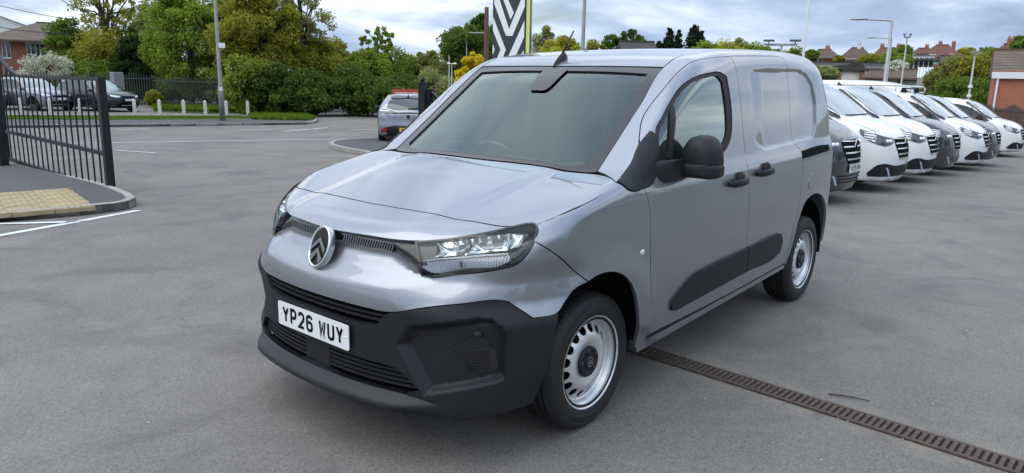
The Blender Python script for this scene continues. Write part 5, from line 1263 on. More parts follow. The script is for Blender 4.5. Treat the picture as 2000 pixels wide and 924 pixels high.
def hs(px0, px1, y_base, y_eave, y_ridge, dist, label, **k):
    """a house spanning px0..px1 in the photograph at that distance"""
    p = hh_((px0+px1)/2, y_base, dist); cs_ = 1/math.sqrt(1+(((px0+px1)/2-1000)/CAM_F)**2); w = (px1-px0)/CAM_F*dist*cs_; sc_ = dist*cs_/CAM_F
    off = k.pop('off', 0); dd_ = k.pop('d', None) or min(9, w*.8)
    p = p+np.array([*(cdir*dd_*.5), 0])
    return house(p, facing(p, off), w, dd_, (y_base-y_eave)*sc_, (y_eave-y_ridge)*sc_*1.05, label, **k)
hs(1577, 1628, 128, 113, 98, 118, 'red brick house with a grey gable end left on the hillside', wall=BRICK2, hip=.45, wins=((-.35, .3), (-.1, .3)), storeys=1, chim=(.1,), off=-12)
hs(1636, 1696, 127, 117, 95, 122, 'house with a big plain brown hipped roof on the hillside', wall=REND, hip=.5, storeys=1, wins=((-.35, 0), (-.12, 0), (.15, 0), (.36, 0)), chim=(.05,))
hs(1701, 1752, 126, 112, 95, 124, 'brick house under a red brown roof behind the lamp posts', wall=BRICK, roof=ROOFR, hip=.4, chim=(-.2, .35), storeys=1)
hs(1771, 1822, 118, 110, 95, 133, 'brown roofed house behind the white rendered house', wall=BRICK, roof=ROOFR, hip=.5, chim=(.1,), storeys=1)
hs(1800, 1864, 118, 108, 89, 136, 'tall red brown roof standing highest on the hillside', wall=BRICK, roof=ROOFR, hip=.5, chim=(-.05, .3), storeys=1)
hs(1767, 1822, 136, 116, 107, 108, 'house with white rendered upper floor over red brick', wall=BRICK2, upper=REND, roof=ROOFD, hip=.5, wins=((-.3, 0), (0, 0), (.3, 0)), storeys=2, chim=(), off=-8)
hs(1846, 1906, 134, 122, 110, 104, 'long low house with a dark roof left of the leafy mass', wall=REND, roof=ROOFD, hip=0, wins=((-.38, 0), (-.2, 0), (0, 0), (.2, 0), (.38, 0)), storeys=1, chim=(), over=.5)
hs(1584, 1662, 146, 132, 123, 92, 'low dark roofed bungalow below the hillside houses', wall=BRICK2, roof=ROOFD, hip=0, storeys=1, chim=(), off=14)
hs(1659, 1684, 152, 134, 122, 88, 'small white gabled house beside the white lamp', wall=REND, roof=ROOFD, hip=0, storeys=1, chim=(), d=9, off=78)
hs(1684, 1716, 150, 134, 124, 90, 'small brick house with dark gable next to the white gable', wall=BRICK, roof=ROOFD, hip=0, storeys=1, chim=(), off=30)
hs(1693, 1748, 160, 150, 138, 78, 'low shed roof of plain brown sheets above the van roofs', wall=PEBB, roof=ROOFB, hip=.3, storeys=1, chim=(), wins=())
hs(1750, 1842, 160, 152, 137, 80, 'wide low brown roof above the van roofs', wall=PEBB, roof=ROOFB, hip=.2, storeys=1, chim=(), wins=())
gh_ = hh_(1815, 152, 76)
g = MB(); W_ = 34/CAM_F*76
for i in range(9):
    x = -W_/2+W_*i/8; g.bar((x, -1, 0), (x, 1, .9), .06)
g.bar((-W_/2, -1, 0), (W_/2, -1, 0), .06); g.bar((-W_/2, 1, .9), (W_/2, 1, .9), .06)
go = tag(g.build('greenhouse', UPVC, None, loc=tuple(gh_)), 'pale glazed greenhouse roof among the brown roofs', 'greenhouse'); go.rotation_euler = (0, 0, facing(gh_))
gp_ = MB(); gp_.add([(-W_/2, -1, -.02), (W_/2, -1, -.02), (W_/2, 1, .88), (-W_/2, 1, .88)], [(0, 1, 2, 3)]); gp_.build('pane', pmat('greenhouse_glass', (.35, .40, .40), .15, 0, .3), go)
gp_ = MB(); gp_.box(-W_/2, W_/2, -1, 1, -3, -.04); gp_.build('greenhouse_wall', PEBB, go)
hs(1946, 1990, 120, 103, 88, 74, 'house with two chimney stacks behind the brick building', wall=BRICK, roof=ROOFR, hip=.5, chim=(-.05, .3), storeys=1, wins=())
# near brick building at the right edge
nb = hh_(2044, 205, 45); sc_ = 45*.81/CAM_F
nbo = house(nb+np.array([*(cdir*4), 0]), facing(nb, 4), 150*sc_, 8, (205-142)*sc_, (142-98)*sc_*1.05, 'red brick building with a white eaves board at the right edge', wall=BRICK2, roof=ROOFB, hip=0, wins=(), storeys=1, chim=(), group=None, cat='building', name='brick_building', over=.12)
bxw = 150*sc_/2; m = MB(); m.box(-bxw-.14, bxw+.14, -4.18, -4.125, (205-142)*sc_-.38, (205-142)*sc_-.06); m.build('eaves_board', UPVC, nbo)
m = MB(); m.tube([(-bxw+.15, -4.1, (205-142)*sc_-.2), (-bxw+.15, -4.1, -1)], .05, 8); m.build('downpipe', UPVC, nbo)
# left: brick office with a brown hipped roof and a white shed
lb = hh_(85, 168, 72); sl_ = 72/CAM_F*1.10
def hl(px0, px1, yb, ye, yr, dist, label, **k):
    p = at_d((px0+px1)/2, 150, dist); z = at_d((px0+px1)/2, yb, dist)[2]; dep = dist*math.cos(math.atan2((px0+px1)/2-1000, CAM_F)); q = dep/CAM_F
    return house((p[0], p[1], z), facing(p, k.pop('off', 0)), (px1-px0)*q*1.02, k.pop('d', 12), (yb-ye)*q, (ye-yr)*q, label, group=None, **k)
hl(8, 200, 172, 88, 52, 74, 'red brick office with a brown hipped roof beyond the car park', wall=BRICK, roof=ROOFB, hip=.55, wins=((-.40, 0), (-.22, 0), (-.15, 0), (.1, 0), (.3, 0)), storeys=2, chim=(), over=.7, cat='building', name='brick_office', off=6, win=(.55, 1.25))
wsh = at_d(-10, 100, 105); dq = 105*.8/CAM_F
m = MB(); m.add([(x, y, z) for x in (-90*dq, 66*dq) for y in (-8, 8) for z in (-3, 4)], [(0, 1, 3, 2), (4, 6, 7, 5), (0, 4, 5, 1), (2, 3, 7, 6)])
zt0, zt1 = at_d(-10, 40, 105)[2], at_d(56, 67, 105)[2]
m = MB(); m.add([(-90*dq, -8, -3), (66*dq, -8, -3), (66*dq, -8, zt1), (-20*dq, -8, zt0+.6), (-90*dq, -8, zt0-1), (-90*dq, 8, -3), (66*dq, 8, -3), (66*dq, 8, zt1), (-20*dq, 8, zt0+.6), (-90*dq, 8, zt0-1)], [(0, 1, 2, 3, 4), (9, 8, 7, 6, 5), (1, 6, 7, 2), (0, 4, 9, 5)])
ws = empty('white_shed', (wsh[0], wsh[1], 0), facing(wsh, 4), 'white clad industrial shed at the far left', 'building'); m.build('wall', REND, ws)
m = MB(); m.add([(66*dq+.2, -8.2, zt1), (-20*dq, -8.2, zt0+.6), (-90*dq, -8.2, zt0-1), (66*dq+.2, 8.2, zt1), (-20*dq, 8.2, zt0+.6), (-90*dq, 8.2, zt0-1)], [(0, 3, 4, 1), (1, 4, 5, 2)]); m.build('roof', pmat('shed_roof', (.25, .26, .27), .6), ws)
# roof of a house behind the van roof
hs_ = at_d(1243, 97, 60); house((hs_[0], hs_[1], hs_[2]-1.0), facing(hs_, 12), 2.1, 2.0, 1.0, .60, 'mossy grey roof peeping over the silver van roof', wall=PEBB, roof=ROOFD, hip=0, wins=(), chim=(), group=None, storeys=1)

# ---------------------------------------------------------------- street furniture
GALV = pmat('galvanised', (.33, .335, .34), .5, .6, noise=(4, .12)); POSTG = pmat('post_grey', (.20, .205, .20), .6, .2, noise=(3, .2)); RUST = pmat('rusty_post', (.075, .035, .025), .8, noise=(6, .4, 8))
def pole(name, px, dist, ytop, label, cat='lamp post', r=.05, mat=GALV, arms=None, group=None, ybase=None, zbase=None):
    """an upright whose top stands at ytop in the photograph, arms in metres from the top"""
    p = at_d(px, 150, dist); zt = at_d(px, ytop, dist)[2]; zb = gz(p) if zbase is None else zbase
    o = empty(name, (p[0], p[1], zb), facing(p), label, cat, group); h = zt-zb
    m = MB(); m.tube([(0, 0, 0), (0, 0, min(1.3, h*.4)), (0, 0, min(1.35, h*.41)), (0, 0, h)], [r*1.6, r*1.6, r*1.1, r*.75], 10); m.build('post', mat, o, smooth=True)
    return o, h
# lamp post on the far footpath
lp = at_z(435, 240); o = empty('lamp_post', (lp[0], lp[1], gz(lp)+.1), facing(lp), 'grey concrete lamp post on the far footpath carrying small boxes', 'lamp post')
m = MB(); m.tube([(0, 0, -.1), (0, 0, 1.45), (0, 0, 1.5), (0, 0, 8.5)], [.115, .11, .08, .055], 12); m.build('post', POSTG, o, smooth=True)
m = MB(); m.box(.02, .28, -.12, -.04, 3.02, 3.22); m.build('notice_box', UPVC, o)
m = MB(); m.box(-.05, .07, -.12, -.06, 1.25, 1.40); m.build('label_plate', UPVC, o)
m = MB(); m.tube([(0, 0, 8.5), (.4, 0, 8.75), (1.2, 0, 8.85)], .03, 8); m.box(1.0, 1.6, -.1, .1, 8.80, 8.92); m.build('lamp_arm', POSTG, o)
# posts behind the van
p_, h_ = pole('flag_pole', 1136, 26, -40, 'plain grey pole rising straight behind the van aerial', 'pole', .075, POSTG)
p_, h_ = pole('flag_pole', 1565, 24, -60, 'slim white pole rising over the van rear roof', 'pole', .038, pmat('pale_pole', (.50, .51, .50), .5))
p_, h_ = pole('rusty_post', 949, 27, 14, 'rusty brown post left of the black and white sign', 'post', .10, RUST)
p_, h_ = pole('small_lamp', 911, 60, 64, 'thin grey lamp with a short arm left of the rusty post', 'lamp post', .06)
m = MB(); m.tube([(0, 0, h_), (1.35, 0, h_+.02)], .045, 6); m.box(1.2, 1.75, -.12, .12, h_-.02, h_+.08); m.build('lamp_head', GALV, p_)
p_, h_ = pole('sign_post', 877, 44, 108, 'short grey post left of the yellow bush', 'post', .03)
p_, h_ = pole('camera_post', 882.5, 40, 125, 'short post with two white camera heads left of yellow bush', 'camera', .03)
for s in (-1, 1):
    m = MB(); m.bar((0, 0, h_), (s*.13, 0, h_+.03), .05); m.sphere((s*.16, -.03, h_+.02), (.10, .07, .05), 10, 6); m.build('camera_head', UPVC, p_)
def street_lamp(px, dist, ytop, arm, label, r=.06):
    p_, h_ = pole('street_lamp', px, dist, ytop, label, 'lamp post', r, GALV, None, 'lamps behind the van row')
    m = MB(); m.tube([(0, 0, h_-.1), (0, 0, h_), (-arm*.3, 0, h_+.04), (-arm, 0, h_+.08)], .045, 6); m.build('lamp_arm', GALV, p_)
    m = MB(); m.sphere((-arm-.3, 0, h_+.10), (.42, .14, .06), 10, 6); m.build('lamp_head', GALV, p_, smooth=True)
street_lamp(1729, 40, 41, 1.15, 'tall galvanised street lamp with its arm to the left', .085)
street_lamp(1733, 72, 76, 1.3, 'more distant lamp with a thin arm behind the tall street lamp', .06)
def floods(px, dist, ytop, label, span=.55):
    p_, h_ = pole('floodlight_mast', px, dist, ytop+4, label, 'floodlight', .05, GALV, None, 'floodlight masts of the yard')
    m = MB(); m.box(-span, span, -.05, .05, h_-.03, h_+.05); m.build('cross_arm', GALV, p_)
    for s in (-1, 1):
        m = MB(); x = s*span*.85; hw_ = min(.22, span*.36); m.box(x-hw_, x+hw_, -.20, .16, h_+.13, h_+.19); m.bar((x, 0, h_+.04), (x, 0, h_+.15), .04); f = m.build('flood_head', pmat('flood_grey', (.08, .085, .09), .5), p_); f.rotation_euler = (0, 0, 0)
floods(1521, 30, 84, 'twin floodlight mast rising behind the van roof'); floods(1762, 48, 69, 'slim mast with a single cluster of lights right of street lamp', .18); floods(1898, 38, 98, 'twin headed light mast before the leafy mass at the right', .22)
for z_ in (2.35, 1.95):
    m = MB(); q = bpy.data.objects['floodlight_mast.002']; m.lathe([(.09, 0), (.09, .09), (.02, .12)], 10, 'z', (0, 0, z_)); m.build('camera_dome', UPVC, q)
# totem sign: black with white bands and a yellow edge
TD = 21.0; tp = at_d(992, 150, TD); q_ = TD*math.cos(math.atan2(-8, CAM_F))/CAM_F
tt = empty('totem_sign', (tp[0], tp[1], gz(tp)), facing(tp, -9), 'tall black and white banded totem sign with a yellow edge', 'sign')
SW_ = 61*q_/math.cos(R(9)); z0_ = gz(tp); zt_ = at_d(992, -90, TD)[2]-z0_
BKS = pmat('sign_black', (.035, .036, .042), .4, 0, .2); YEL = pmat('sign_yellow', (.75, .80, .22), .45); SWH = pmat('sign_white', (.90, .90, .90), .4)
m = MB(); m.box(-SW_/2, SW_/2, 0, .42, 0, zt_); m.build('panel', BKS, tt)
m = MB(); m.box(SW_/2+.01, SW_/2+.012+.0, .10, .36, .1, zt_-.05); m.build('yellow_edge', YEL, tt)
m = MB(); m.box(SW_/2+.002, SW_/2+.14, .04, .38, .0, zt_); m.build('edge_box', BKS, tt)
m = MB(); m.box(SW_/2+.025, SW_/2+.125, .028, .036, .1, zt_-.05); m.build('yellow_strip', YEL, tt)
def sg(px, py):
    """sign face coordinates of a photograph point"""
    x = (px-992)*q_/math.cos(R(9)); z = at_d(992, py, TD)[2]-z0_; return (x, -.004, z)
def band_(pts):
    m = MB(); m.add([sg(*p) for p in pts], [tuple(range(len(pts)))[::-1]]); m.build('white_band', SWH, tt)
for pts in ([(964, 8), (964, -24), (974, 0), (992.5, 57), (993, 70), (987, 70)], [(993, 70), (992.5, 57), (1012, 4), (1021, -20), (1021, 13), (999, 70)],
            [(981, 0), (990, 0), (1001, 25), (995, 38)], [(962, 33), (987, 97), (977, 97), (962, 60)], [(977, 97), (987, 97), (979, 122), (968, 122)], [(1021, 40), (1021, 72), (1001, 122), (987, 122)], [(1021, 97), (1021, 122), (1010, 122)],
            [(962, 86), (966, 97), (962, 108)], [(981, 0), (977, -10), (986, -10), (990, 0)]):
    band_(pts)
# red hoarding seen over the hatchback
rp_ = at_d(800, 182, 34); ro_ = empty('red_sign', (rp_[0], rp_[1], gz(rp_)), facing(rp_), 'long red sign board with white lettering beyond the hatchback', 'sign')
zr = at_d(800, 187, 34)[2]-gz(rp_); q3 = 34/CAM_F*.99; m = MB(); m.box(-33*q3, 45*q3, 0, .05, zr, zr+12*q3); m.build('board', pmat('sign_red', (.45, .07, .03), .5), ro_)
text('lettering', 'BRAINT MOTOR CARS'.replace('BRAINT ', ''), .10, .11, .03, .125, lambda x, y: (x-3*q3, -.006, zr+5*q3+y), SWH, ro_) if False else None
m = MB(); random.seed(3); x = -27*q3
while x < 40*q3:
    w_ = random.uniform(.03, .07); m.box(x, x+w_, -.004, -.001, zr+3.8*q3, zr+(6.0+random.uniform(-.5, .4))*q3); x += w_+random.uniform(.02, .05)
tag(m.build('lettering', SWH, ro_), kind='stuff')
for x in (-30, 42):
    m = MB(); m.tube([(x*q3, .06, 0), (x*q3, .06, zr+10*q3)], .03, 6); m.build('leg', POSTG, ro_)
# white wooden bollards round the car park
BOLW = pmat('bollard_white', (.55, .53, .46), .75, noise=(8, .2, 6)); bsrc = None
bl_names = ['first white bollard counted from the left picture edge, behind the gate', 'second white bollard from the left, seen between the gate bars', 'third white bollard from the left, behind the gate end', 'white bollard standing in front of the black car', 'white bollard just right of the black car', 'white bollard midway between black car and lamp post', 'white bollard just left of the lamp post', 'white bollard just right of the lamp post', 'rightmost white bollard, beside the railings']
for (px, py), lb_ in zip([(42, 226), (100, 226), (158, 226), (264, 226), (313, 227), (360, 228), (402, 229), (443, 229), (485, 228)], bl_names):
    p = at_z(px, py)
    if bsrc is None:
        m = MB(); m.box(-.075, .075, -.075, .075, -.2, .74); m.add([(-.075, -.075, .74), (.075, -.075, .74), (.075, .075, .74), (-.075, .075, .74), (0, -.03, .83), (0, .03, .83)], [(0, 1, 4), (1, 2, 5, 4), (2, 3, 5), (3, 0, 4, 5)])
        o = bsrc = m.build('bollard', BOLW, None, bevel=.01)
    else: o = bsrc.copy(); COL.objects.link(o)
    o.location = (p[0], p[1], gz(p)); o.rotation_euler = (0, 0, facing(p)+random.uniform(-.2, .2)); tag(o, lb_, 'bollard', 'white bollards along the car park')
# palisade railings at the back of the car park
FEN = pmat('railing_green', (.045, .055, .05), .6, .2)
def railings(pts, n, h, label):
    P = [np.array(at_d(px, 200, d_)) for px, d_ in pts]
    o = empty('railings', (P[0][0], P[0][1], gz(P[0])), 0, label, 'railings'); k = 0
    tot = sum(np.linalg.norm((b-a)[:2]) for a, b in zip(P[:-1], P[1:]))
    src = None
    for a, b in zip(P[:-1], P[1:]):
        L = np.linalg.norm((b-a)[:2]); d = (b-a)/L; m_ = max(2, int(n*L/tot)); ang = math.atan2(d[1], d[0]); r0_ = (a-P[0])
        for z in (.35, h-.30):
            m = MB(); m.bar((r0_[0], r0_[1], z), (r0_[0]+d[0]*L, r0_[1]+d[1]*L, z), .05, .05); m.build('rail', FEN, o)
        for i in range(m_):
            q = r0_+d*(L*i/m_); hh2 = h-.22*math.sin((i % 18)/18*math.pi)
            if src is None:
                m = MB(); m.add([(-.024, -.01, 0), (.024, -.01, 0), (.024, .01, 0), (-.024, .01, 0), (-.024, -.01, 1), (.024, -.01, 1), (.024, .01, 1), (-.024, .01, 1), (0, 0, 1.06)], [(0, 1, 5, 4), (1, 2, 6, 5), (2, 3, 7, 6), (3, 0, 4, 7), (4, 5, 8), (5, 6, 8), (6, 7, 8), (7, 4, 8)]); c = src = m.build('pale', FEN, o)
            else: c = src.copy(); COL.objects.link(c); c.parent = o
            c.location = (q[0], q[1], 0); c.scale = (1, 1, hh2); c.rotation_euler = (0, 0, ang)
railings([(300, 52), (430, 46), (504, 42)], 62, 1.9, 'dark steel railings below the trees at the back of the car park')
railings([(-20, 58), (180, 55), (300, 52)], 60, 2.0, 'dark steel railings behind the parked cars at the left')
railings([(1880, 44), (2060, 40)], 60, 1.6, 'pale steel railings before the red brick building')
gc = at_d(228, 150, 50); m = MB(); m.box(-.28, .28, -.3, .3, 0, at_d(228, 141, 50)[2]-gz(gc)); tag(m.build('utility_cabinet', pmat('cabinet_grey', (.22, .22, .22), .6), None, loc=(gc[0], gc[1], gz(gc)), bevel=.03), 'grey metal cabinet standing behind the black car', 'cabinet')
# overhead cables
CAB = pmat('cable', (.02, .02, .022), .7)
for i, (a, b, s_) in enumerate((((-40, 2, 46), (480, 55, 50), .6), ((-30, 44, 60), (170, 58, 62), .4), ((-30, 50, 60), (400, 62, 62), .5), ((120, 0, 40), (215, 30, 46), .2))):
    A, B = at_d(a[0], a[1], a[2]), at_d(b[0], b[1], b[2]); m = MB(); m.tube([tuple(A+(B-A)*t-np.array([0, 0, 4*s_*t*(1-t)])) for t in np.linspace(0, 1, 13)], .016, 5)
    tag(m.build('overhead_cable', CAB), ['black cable running from the top left corner to the tall tree', 'lower black cable over the white shed', 'black cable passing over the brick office roof', 'short black cable slanting to the bare tree'][i], 'cable', 'overhead cables')
# ---------------------------------------------------------------- foliage
def leafmat(name, c1, c2, trans=.35, c3=None):
    m = bpy.data.materials.new(name); m.use_nodes = True; t = m.node_tree; t.nodes.clear(); n = NT(t)
    ri = n.n('ShaderNodeNewGeometry').outputs['Random Per Island']
    oc = n.n('ShaderNodeTexCoord').outputs['Object']; nz = n.noise(oc, .55, 3, .6)
    f = n.m('ADD', n.m('MULTIPLY', ri, .55), n.m('MULTIPLY', n.ramp(nz, (.3, 0.), (.7, 1.)), .45))
    stops = [(.1, c1), (.75, c2)]
    if c3: stops += [(.80, c3), (.95, c3)]
    col = n.ramp(f, *stops)
    df = n.n('ShaderNodeBsdfDiffuse', i={'Color': col}); tl = n.n('ShaderNodeBsdfTranslucent', i={'Color': col})
    mx = n.n('ShaderNodeMixShader', i={0: trans, 1: df.outputs[0], 2: tl.outputs[0]})
    n.n('ShaderNodeOutputMaterial', i={'Surface': mx.outputs[0]})
    return m
def leaf_mesh(name, C, size, mat, parent, up=.35, aspect=.62, rng=RNG, out=None):
    """one small folded quad per point"""
    n = len(C)
    d = rng.normal(size=(n, 3)); d[:, 2] += up
    if out is not None: d += out*.9
    d /= np.linalg.norm(d, axis=1, keepdims=True)
    a = np.cross(d, rng.normal(size=(n, 3))); a /= np.linalg.norm(a, axis=1, keepdims=True)
    b = np.cross(d, a); s = (size*rng.uniform(.6, 1.35, n))[:, None]
    V = np.stack([C-a*s, C-b*s*aspect+d*s*.12, C+a*s, C+b*s*aspect+d*s*.12], 1).reshape(-1, 3)
    me = bpy.data.meshes.new(name); me.vertices.add(4*n); me.vertices.foreach_set('co', V.ravel())
    me.loops.add(4*n); me.loops.foreach_set('vertex_index', np.arange(4*n)); me.polygons.add(n)
    me.polygons.foreach_set('loop_start', np.arange(n)*4); me.polygons.foreach_set('loop_total', np.full(n, 4))
    me.materials.append(mat); me.update(); me.validate()
    o = bpy.data.objects.new(name, me); return link(o, parent)
LG = {'bright': leafmat('leaf_bright', (0.121, 0.188, 0.028), (0.341, 0.425, 0.066), .45), 'mid': leafmat('leaf_mid', (0.085, 0.144, 0.028), (0.227, 0.312, 0.055), .45),
      'olive': leafmat('leaf_olive', (0.142, 0.163, 0.024), (0.398, 0.388, 0.061), .45), 'dark': leafmat('leaf_dark', (.016, .034, .014), (.055, .085, .03), .3),
      'deep': leafmat('leaf_deep', (0.050, 0.088, 0.022), (0.149, 0.206, 0.046), .4), 'yellow': leafmat('leaf_yellow', (.50, .38, .02), (.80, .66, .04), .4),
      'willow': leafmat('leaf_willow', (0.142, 0.163, 0.044), (0.341, 0.338, 0.099), .45), 'lime': leafmat('leaf_lime', (0.241, 0.275, 0.028), (0.540, 0.525, 0.066), .45),
      'conifer': leafmat('leaf_conifer', (.012, .026, .016), (.042, .062, .03), .15), 'white': leafmat('blossom', (.36, .38, .22), (.78, .77, .66), .35),
      'pale': leafmat('leaf_pale', (0.185, 0.213, 0.077), (0.426, 0.438, 0.176), .45), 'hazel': leafmat('leaf_blossomed', (0.121, 0.163, 0.028), (0.341, 0.388, 0.066), .4, (0.850, 0.825, 0.594))}
BARK = pmat('bark', (.055, .045, .036), .9, noise=(6, .4, 8)); BARKD = pmat('bark_ivy', (.035, .033, .022), .9, noise=(6, .4, 8))
def tree(name, base, h, rad, mat, label, cat='tree', group=None, n=9000, leaf=.13, trunk=.16, crown0=.30, clumps=60, shape='round', limbs=7, sparse=.36, seed=0, z0=0.0, bark=None, lean=(0, 0), parts=True, squash=(1, 1)):
    """trunk with limbs and a crown of leaf clumps; crown0: where the crown starts as a share of the height"""
    rng = np.random.default_rng(seed+101); root = empty(name, (base[0], base[1], z0), 0, label, cat, group)
    ch = h*(1-crown0); cz = h*crown0+ch/2
    n = int(n*1.75); leaf = leaf*.62
    # clump centres in the crown volume
    C = []
    while len(C) < clumps:
        p = rng.uniform(-1, 1, 3)
        if shape == 'cone':
            t = 1-math.sqrt(rng.random()*.98+.001); a_ = rng.uniform(0, 6.2832); q_ = (1-t)*(.35+.65*math.sqrt(rng.random())); C.append(np.array([q_*math.cos(a_), q_*math.sin(a_), 2*t-1])); continue
        r = np.linalg.norm(p)
        if r > 1 or (r < .45 and rng.random() < .6): continue
        if shape == 'cone':
            t = (p[2]+1)/2; lim = (1-t)**.85+.04
            if math.hypot(p[0], p[1]) > lim: continue
        if shape == 'column':
            t = (p[2]+1)/2
            if math.hypot(p[0], p[1]) > .55+.45*math.sin(min(1, t*1.15)*math.pi): continue
        if shape == 'egg':
            t = (p[2]+1)/2
            if math.hypot(p[0], p[1]) > math.sqrt(max(0, 1-(1.6*(t-.38))**2)): continue
        C.append(p)
    C = np.array(C); cc = C*np.array([rad*squash[0], rad*squash[1], ch/2])*.88+np.array([lean[0], lean[1], cz])
    cr = rng.uniform(.45, 1.3, len(cc))*rad*sparse
    if shape == 'cone': cr = rng.uniform(.7, 1.2, len(cc))*rad*(.14+.26*(1-(C[:, 2]+1)/2))
    k = rng.integers(0, len(cc), n); off = rng.normal(size=(n, 3)); off /= np.linalg.norm(off, axis=1, keepdims=True)
    n = n
    rr = cr[k]*rng.uniform(0, 1, n)**.45
    P = cc[k]+off*rr[:, None]*np.array([1, 1, .75])
    P[:, 2] = np.maximum(P[:, 2], .05)
    outv = (P-np.array([lean[0], lean[1], cz]))/np.array([rad, rad, ch/2])
    leaf_mesh('crown', P, leaf, LG[mat] if isinstance(mat, str) else mat, root, out=off*.6+outv*.5, rng=rng)
    if trunk:
        b = MB(); top = np.array([lean[0]*.8, lean[1]*.8, h*(crown0+(1-crown0)*.72)])
        pts = [np.array([0, 0, -.1]), np.array([0, 0, .25]), top*.33+rng.normal(size=3)*trunk*.3, top*.66+rng.normal(size=3)*trunk*.6, top]
        b.tube(pts, [trunk*1.35, trunk, trunk*.8, trunk*.5, trunk*.18], 8)
        for i in range(limbs):
            t = rng.uniform(.30, .85); st = top*t; e = cc[rng.integers(0, len(cc))]; md = (st+e)/2+np.array([0, 0, .12*rad])
            b.tube([st, md, e], [trunk*.42*(1.1-t*.6), trunk*.25, trunk*.08], 6)
        b.build('trunk', bark or BARK, root, smooth=True)
    return root
GRASS = leafmat('grass_blade', (.06, .12, .015), (.17, .25, .03), .3)
GRSOIL = pmat('verge_soil', (.08, .13, .03), .95, noise=(3, .3, 8))
# ---------------------------------------------------------------- verge and trees
def verge(name, pts, n, h, label, z=.004):
    P = [np.array(p)[:2] for p in pts]; poly = np.array(P)
    if sum(P[i-1][0]*P[i][1]-P[i][0]*P[i-1][1] for i in range(len(P))) < 0: P = P[::-1]
    m = MB(); m.prism([tuple(p) for p in P], -.1, .09); o = drop(m.build(name+'_bank', GRSOIL)); tag(o, 'green turf bank under the '+label, kind='structure')
    lo, hi = poly.min(0), poly.max(0); q = RNG.uniform(lo, hi, (n*3, 2)); q = q[sdpoly(q[:, 0], q[:, 1], poly) < -.03][:n]
    C = np.stack([q[:, 0], q[:, 1], [gz(x)+.09+h*.4 for x in q]], 1)
    g = leaf_mesh(name, C, h*.6, GRASS, None, up=0, aspect=.25); tag(g, label, kind='stuff')
verge('grass_verge', [at_z(-120, 238.5), at_z(235, 239.5), at_z(430, 237.5), at_z(500, 236), at_z(470, 231), at_z(230, 230.5), at_z(-120, 230)], 16000, .07, 'short green grass verge along the far footpath')
verge('long_grass', [at_z(490, 238), at_z(600, 240), at_z(618, 236), at_z(590, 226), at_z(560, 217), at_z(505, 219), at_z(485, 230)], 9000, .19, 'long rough grass below the hedge left of the lane')
verge('ivy_ground', [at_z(300, 219), at_z(400, 222), at_z(500, 221), at_z(505, 214), at_z(400, 214), at_z(300, 213)], 7000, .28, 'low green ground cover under the railings')
KC = pmat('pale_kerb', (.45, .43, .38), .85)
ce = [at_z(-60, 229), at_z(230, 229.3), at_z(420, 229.5), at_z(500, 228)]
co = tag(empty('car_park_kerb'), 'pale low kerb edging the car park', kind='structure'); kerb_run(co, ce, .35, .10, 1.8)
def tp_(px, dist): p = at_d(px, 150, dist); return (p[0], p[1])
def H(px, ytop, dist): return at_d(px, ytop, dist)[2]-gz(tp_(px, dist))
def RW(px_half, dist): return px_half/CAM_F*dist
G1 = 'trees and shrubs behind the car park'; G2 = 'trees and hedges along the lane'; G3 = 'trees beyond the van roof'; G4 = 'trees by the hillside houses'
def T(px, dist, ytop, halfw, mat, label, group, seed, name='tree', cat='tree', **k):
    b = tp_(px, dist); k.setdefault('z0', gz(b)); return tree(name, b, at_d(px, ytop, dist)[2]-k['z0'], RW(halfw, dist), mat, label, cat, group, seed=seed, **k)
# left block
T(218, 66, -60, 62, 'olive', 'tall thinly leaved tree with a forked trunk above the shrubs', G1, 1, n=2600, leaf=.15, trunk=.26, crown0=.42, clumps=110, sparse=.16, limbs=26)
T(140, 64, 28, 36, 'mid', 'round bright green tree in front of the brick office roof', G1, 2, n=9000, leaf=.15, crown0=.2)
T(92, 60, 90, 42, 'white', 'hawthorn covered in white blossom beside the gate', G1, 3, n=6500, leaf=.11, crown0=.05, squash=(1, .8), sparse=.3)
T(215, 62, 52, 58, 'olive', 'broad olive green shrub mass behind the black car', G1, 4, n=15000, leaf=.14, crown0=.02, clumps=80)
T(180, 60, 118, 55, 'mid', 'low green shrub behind the parked cars', G1, 5, n=8000, leaf=.13, crown0=0, trunk=0)
T(264, 56, 68, 34, 'dark', 'dark evergreen shrub standing right behind the black car', G1, 6, n=15000, leaf=.11, crown0=0, shape='column', clumps=70, trunk=.12)
T(372, 54, -50, 76, 'bright', 'large feathery bright green tree left of the lamp post', G1, 7, n=26000, leaf=.13, crown0=.02, clumps=150, sparse=.26, shape='egg', trunk=.2)
T(330, 62, -70, 55, 'pale', 'tall pale grey green tree behind the feathery tree', G1, 8, n=7000, leaf=.14, crown0=.3, clumps=110, sparse=.18, limbs=16)
T(425, 52, 50, 32, 'hazel', 'shrub with cream blossom hanging by the lamp post', G1, 9, n=9000, leaf=.12, crown0=0)
T(330, 58, 132, 42, 'mid', 'low green shrub behind the railings right of the black car', G1, 90, n=9000, leaf=.13, crown0=0, trunk=0)
T(402, 58, 120, 45, 'deep', 'dark green shrub behind the railings left of the lamp post', G1, 91, n=9000, leaf=.13, crown0=0, trunk=0)
T(296, 50, 175, 14, 'olive', 'small yellow green shrub at the corner of the railings', G1, 92, n=3000, leaf=.11, crown0=0, trunk=0)
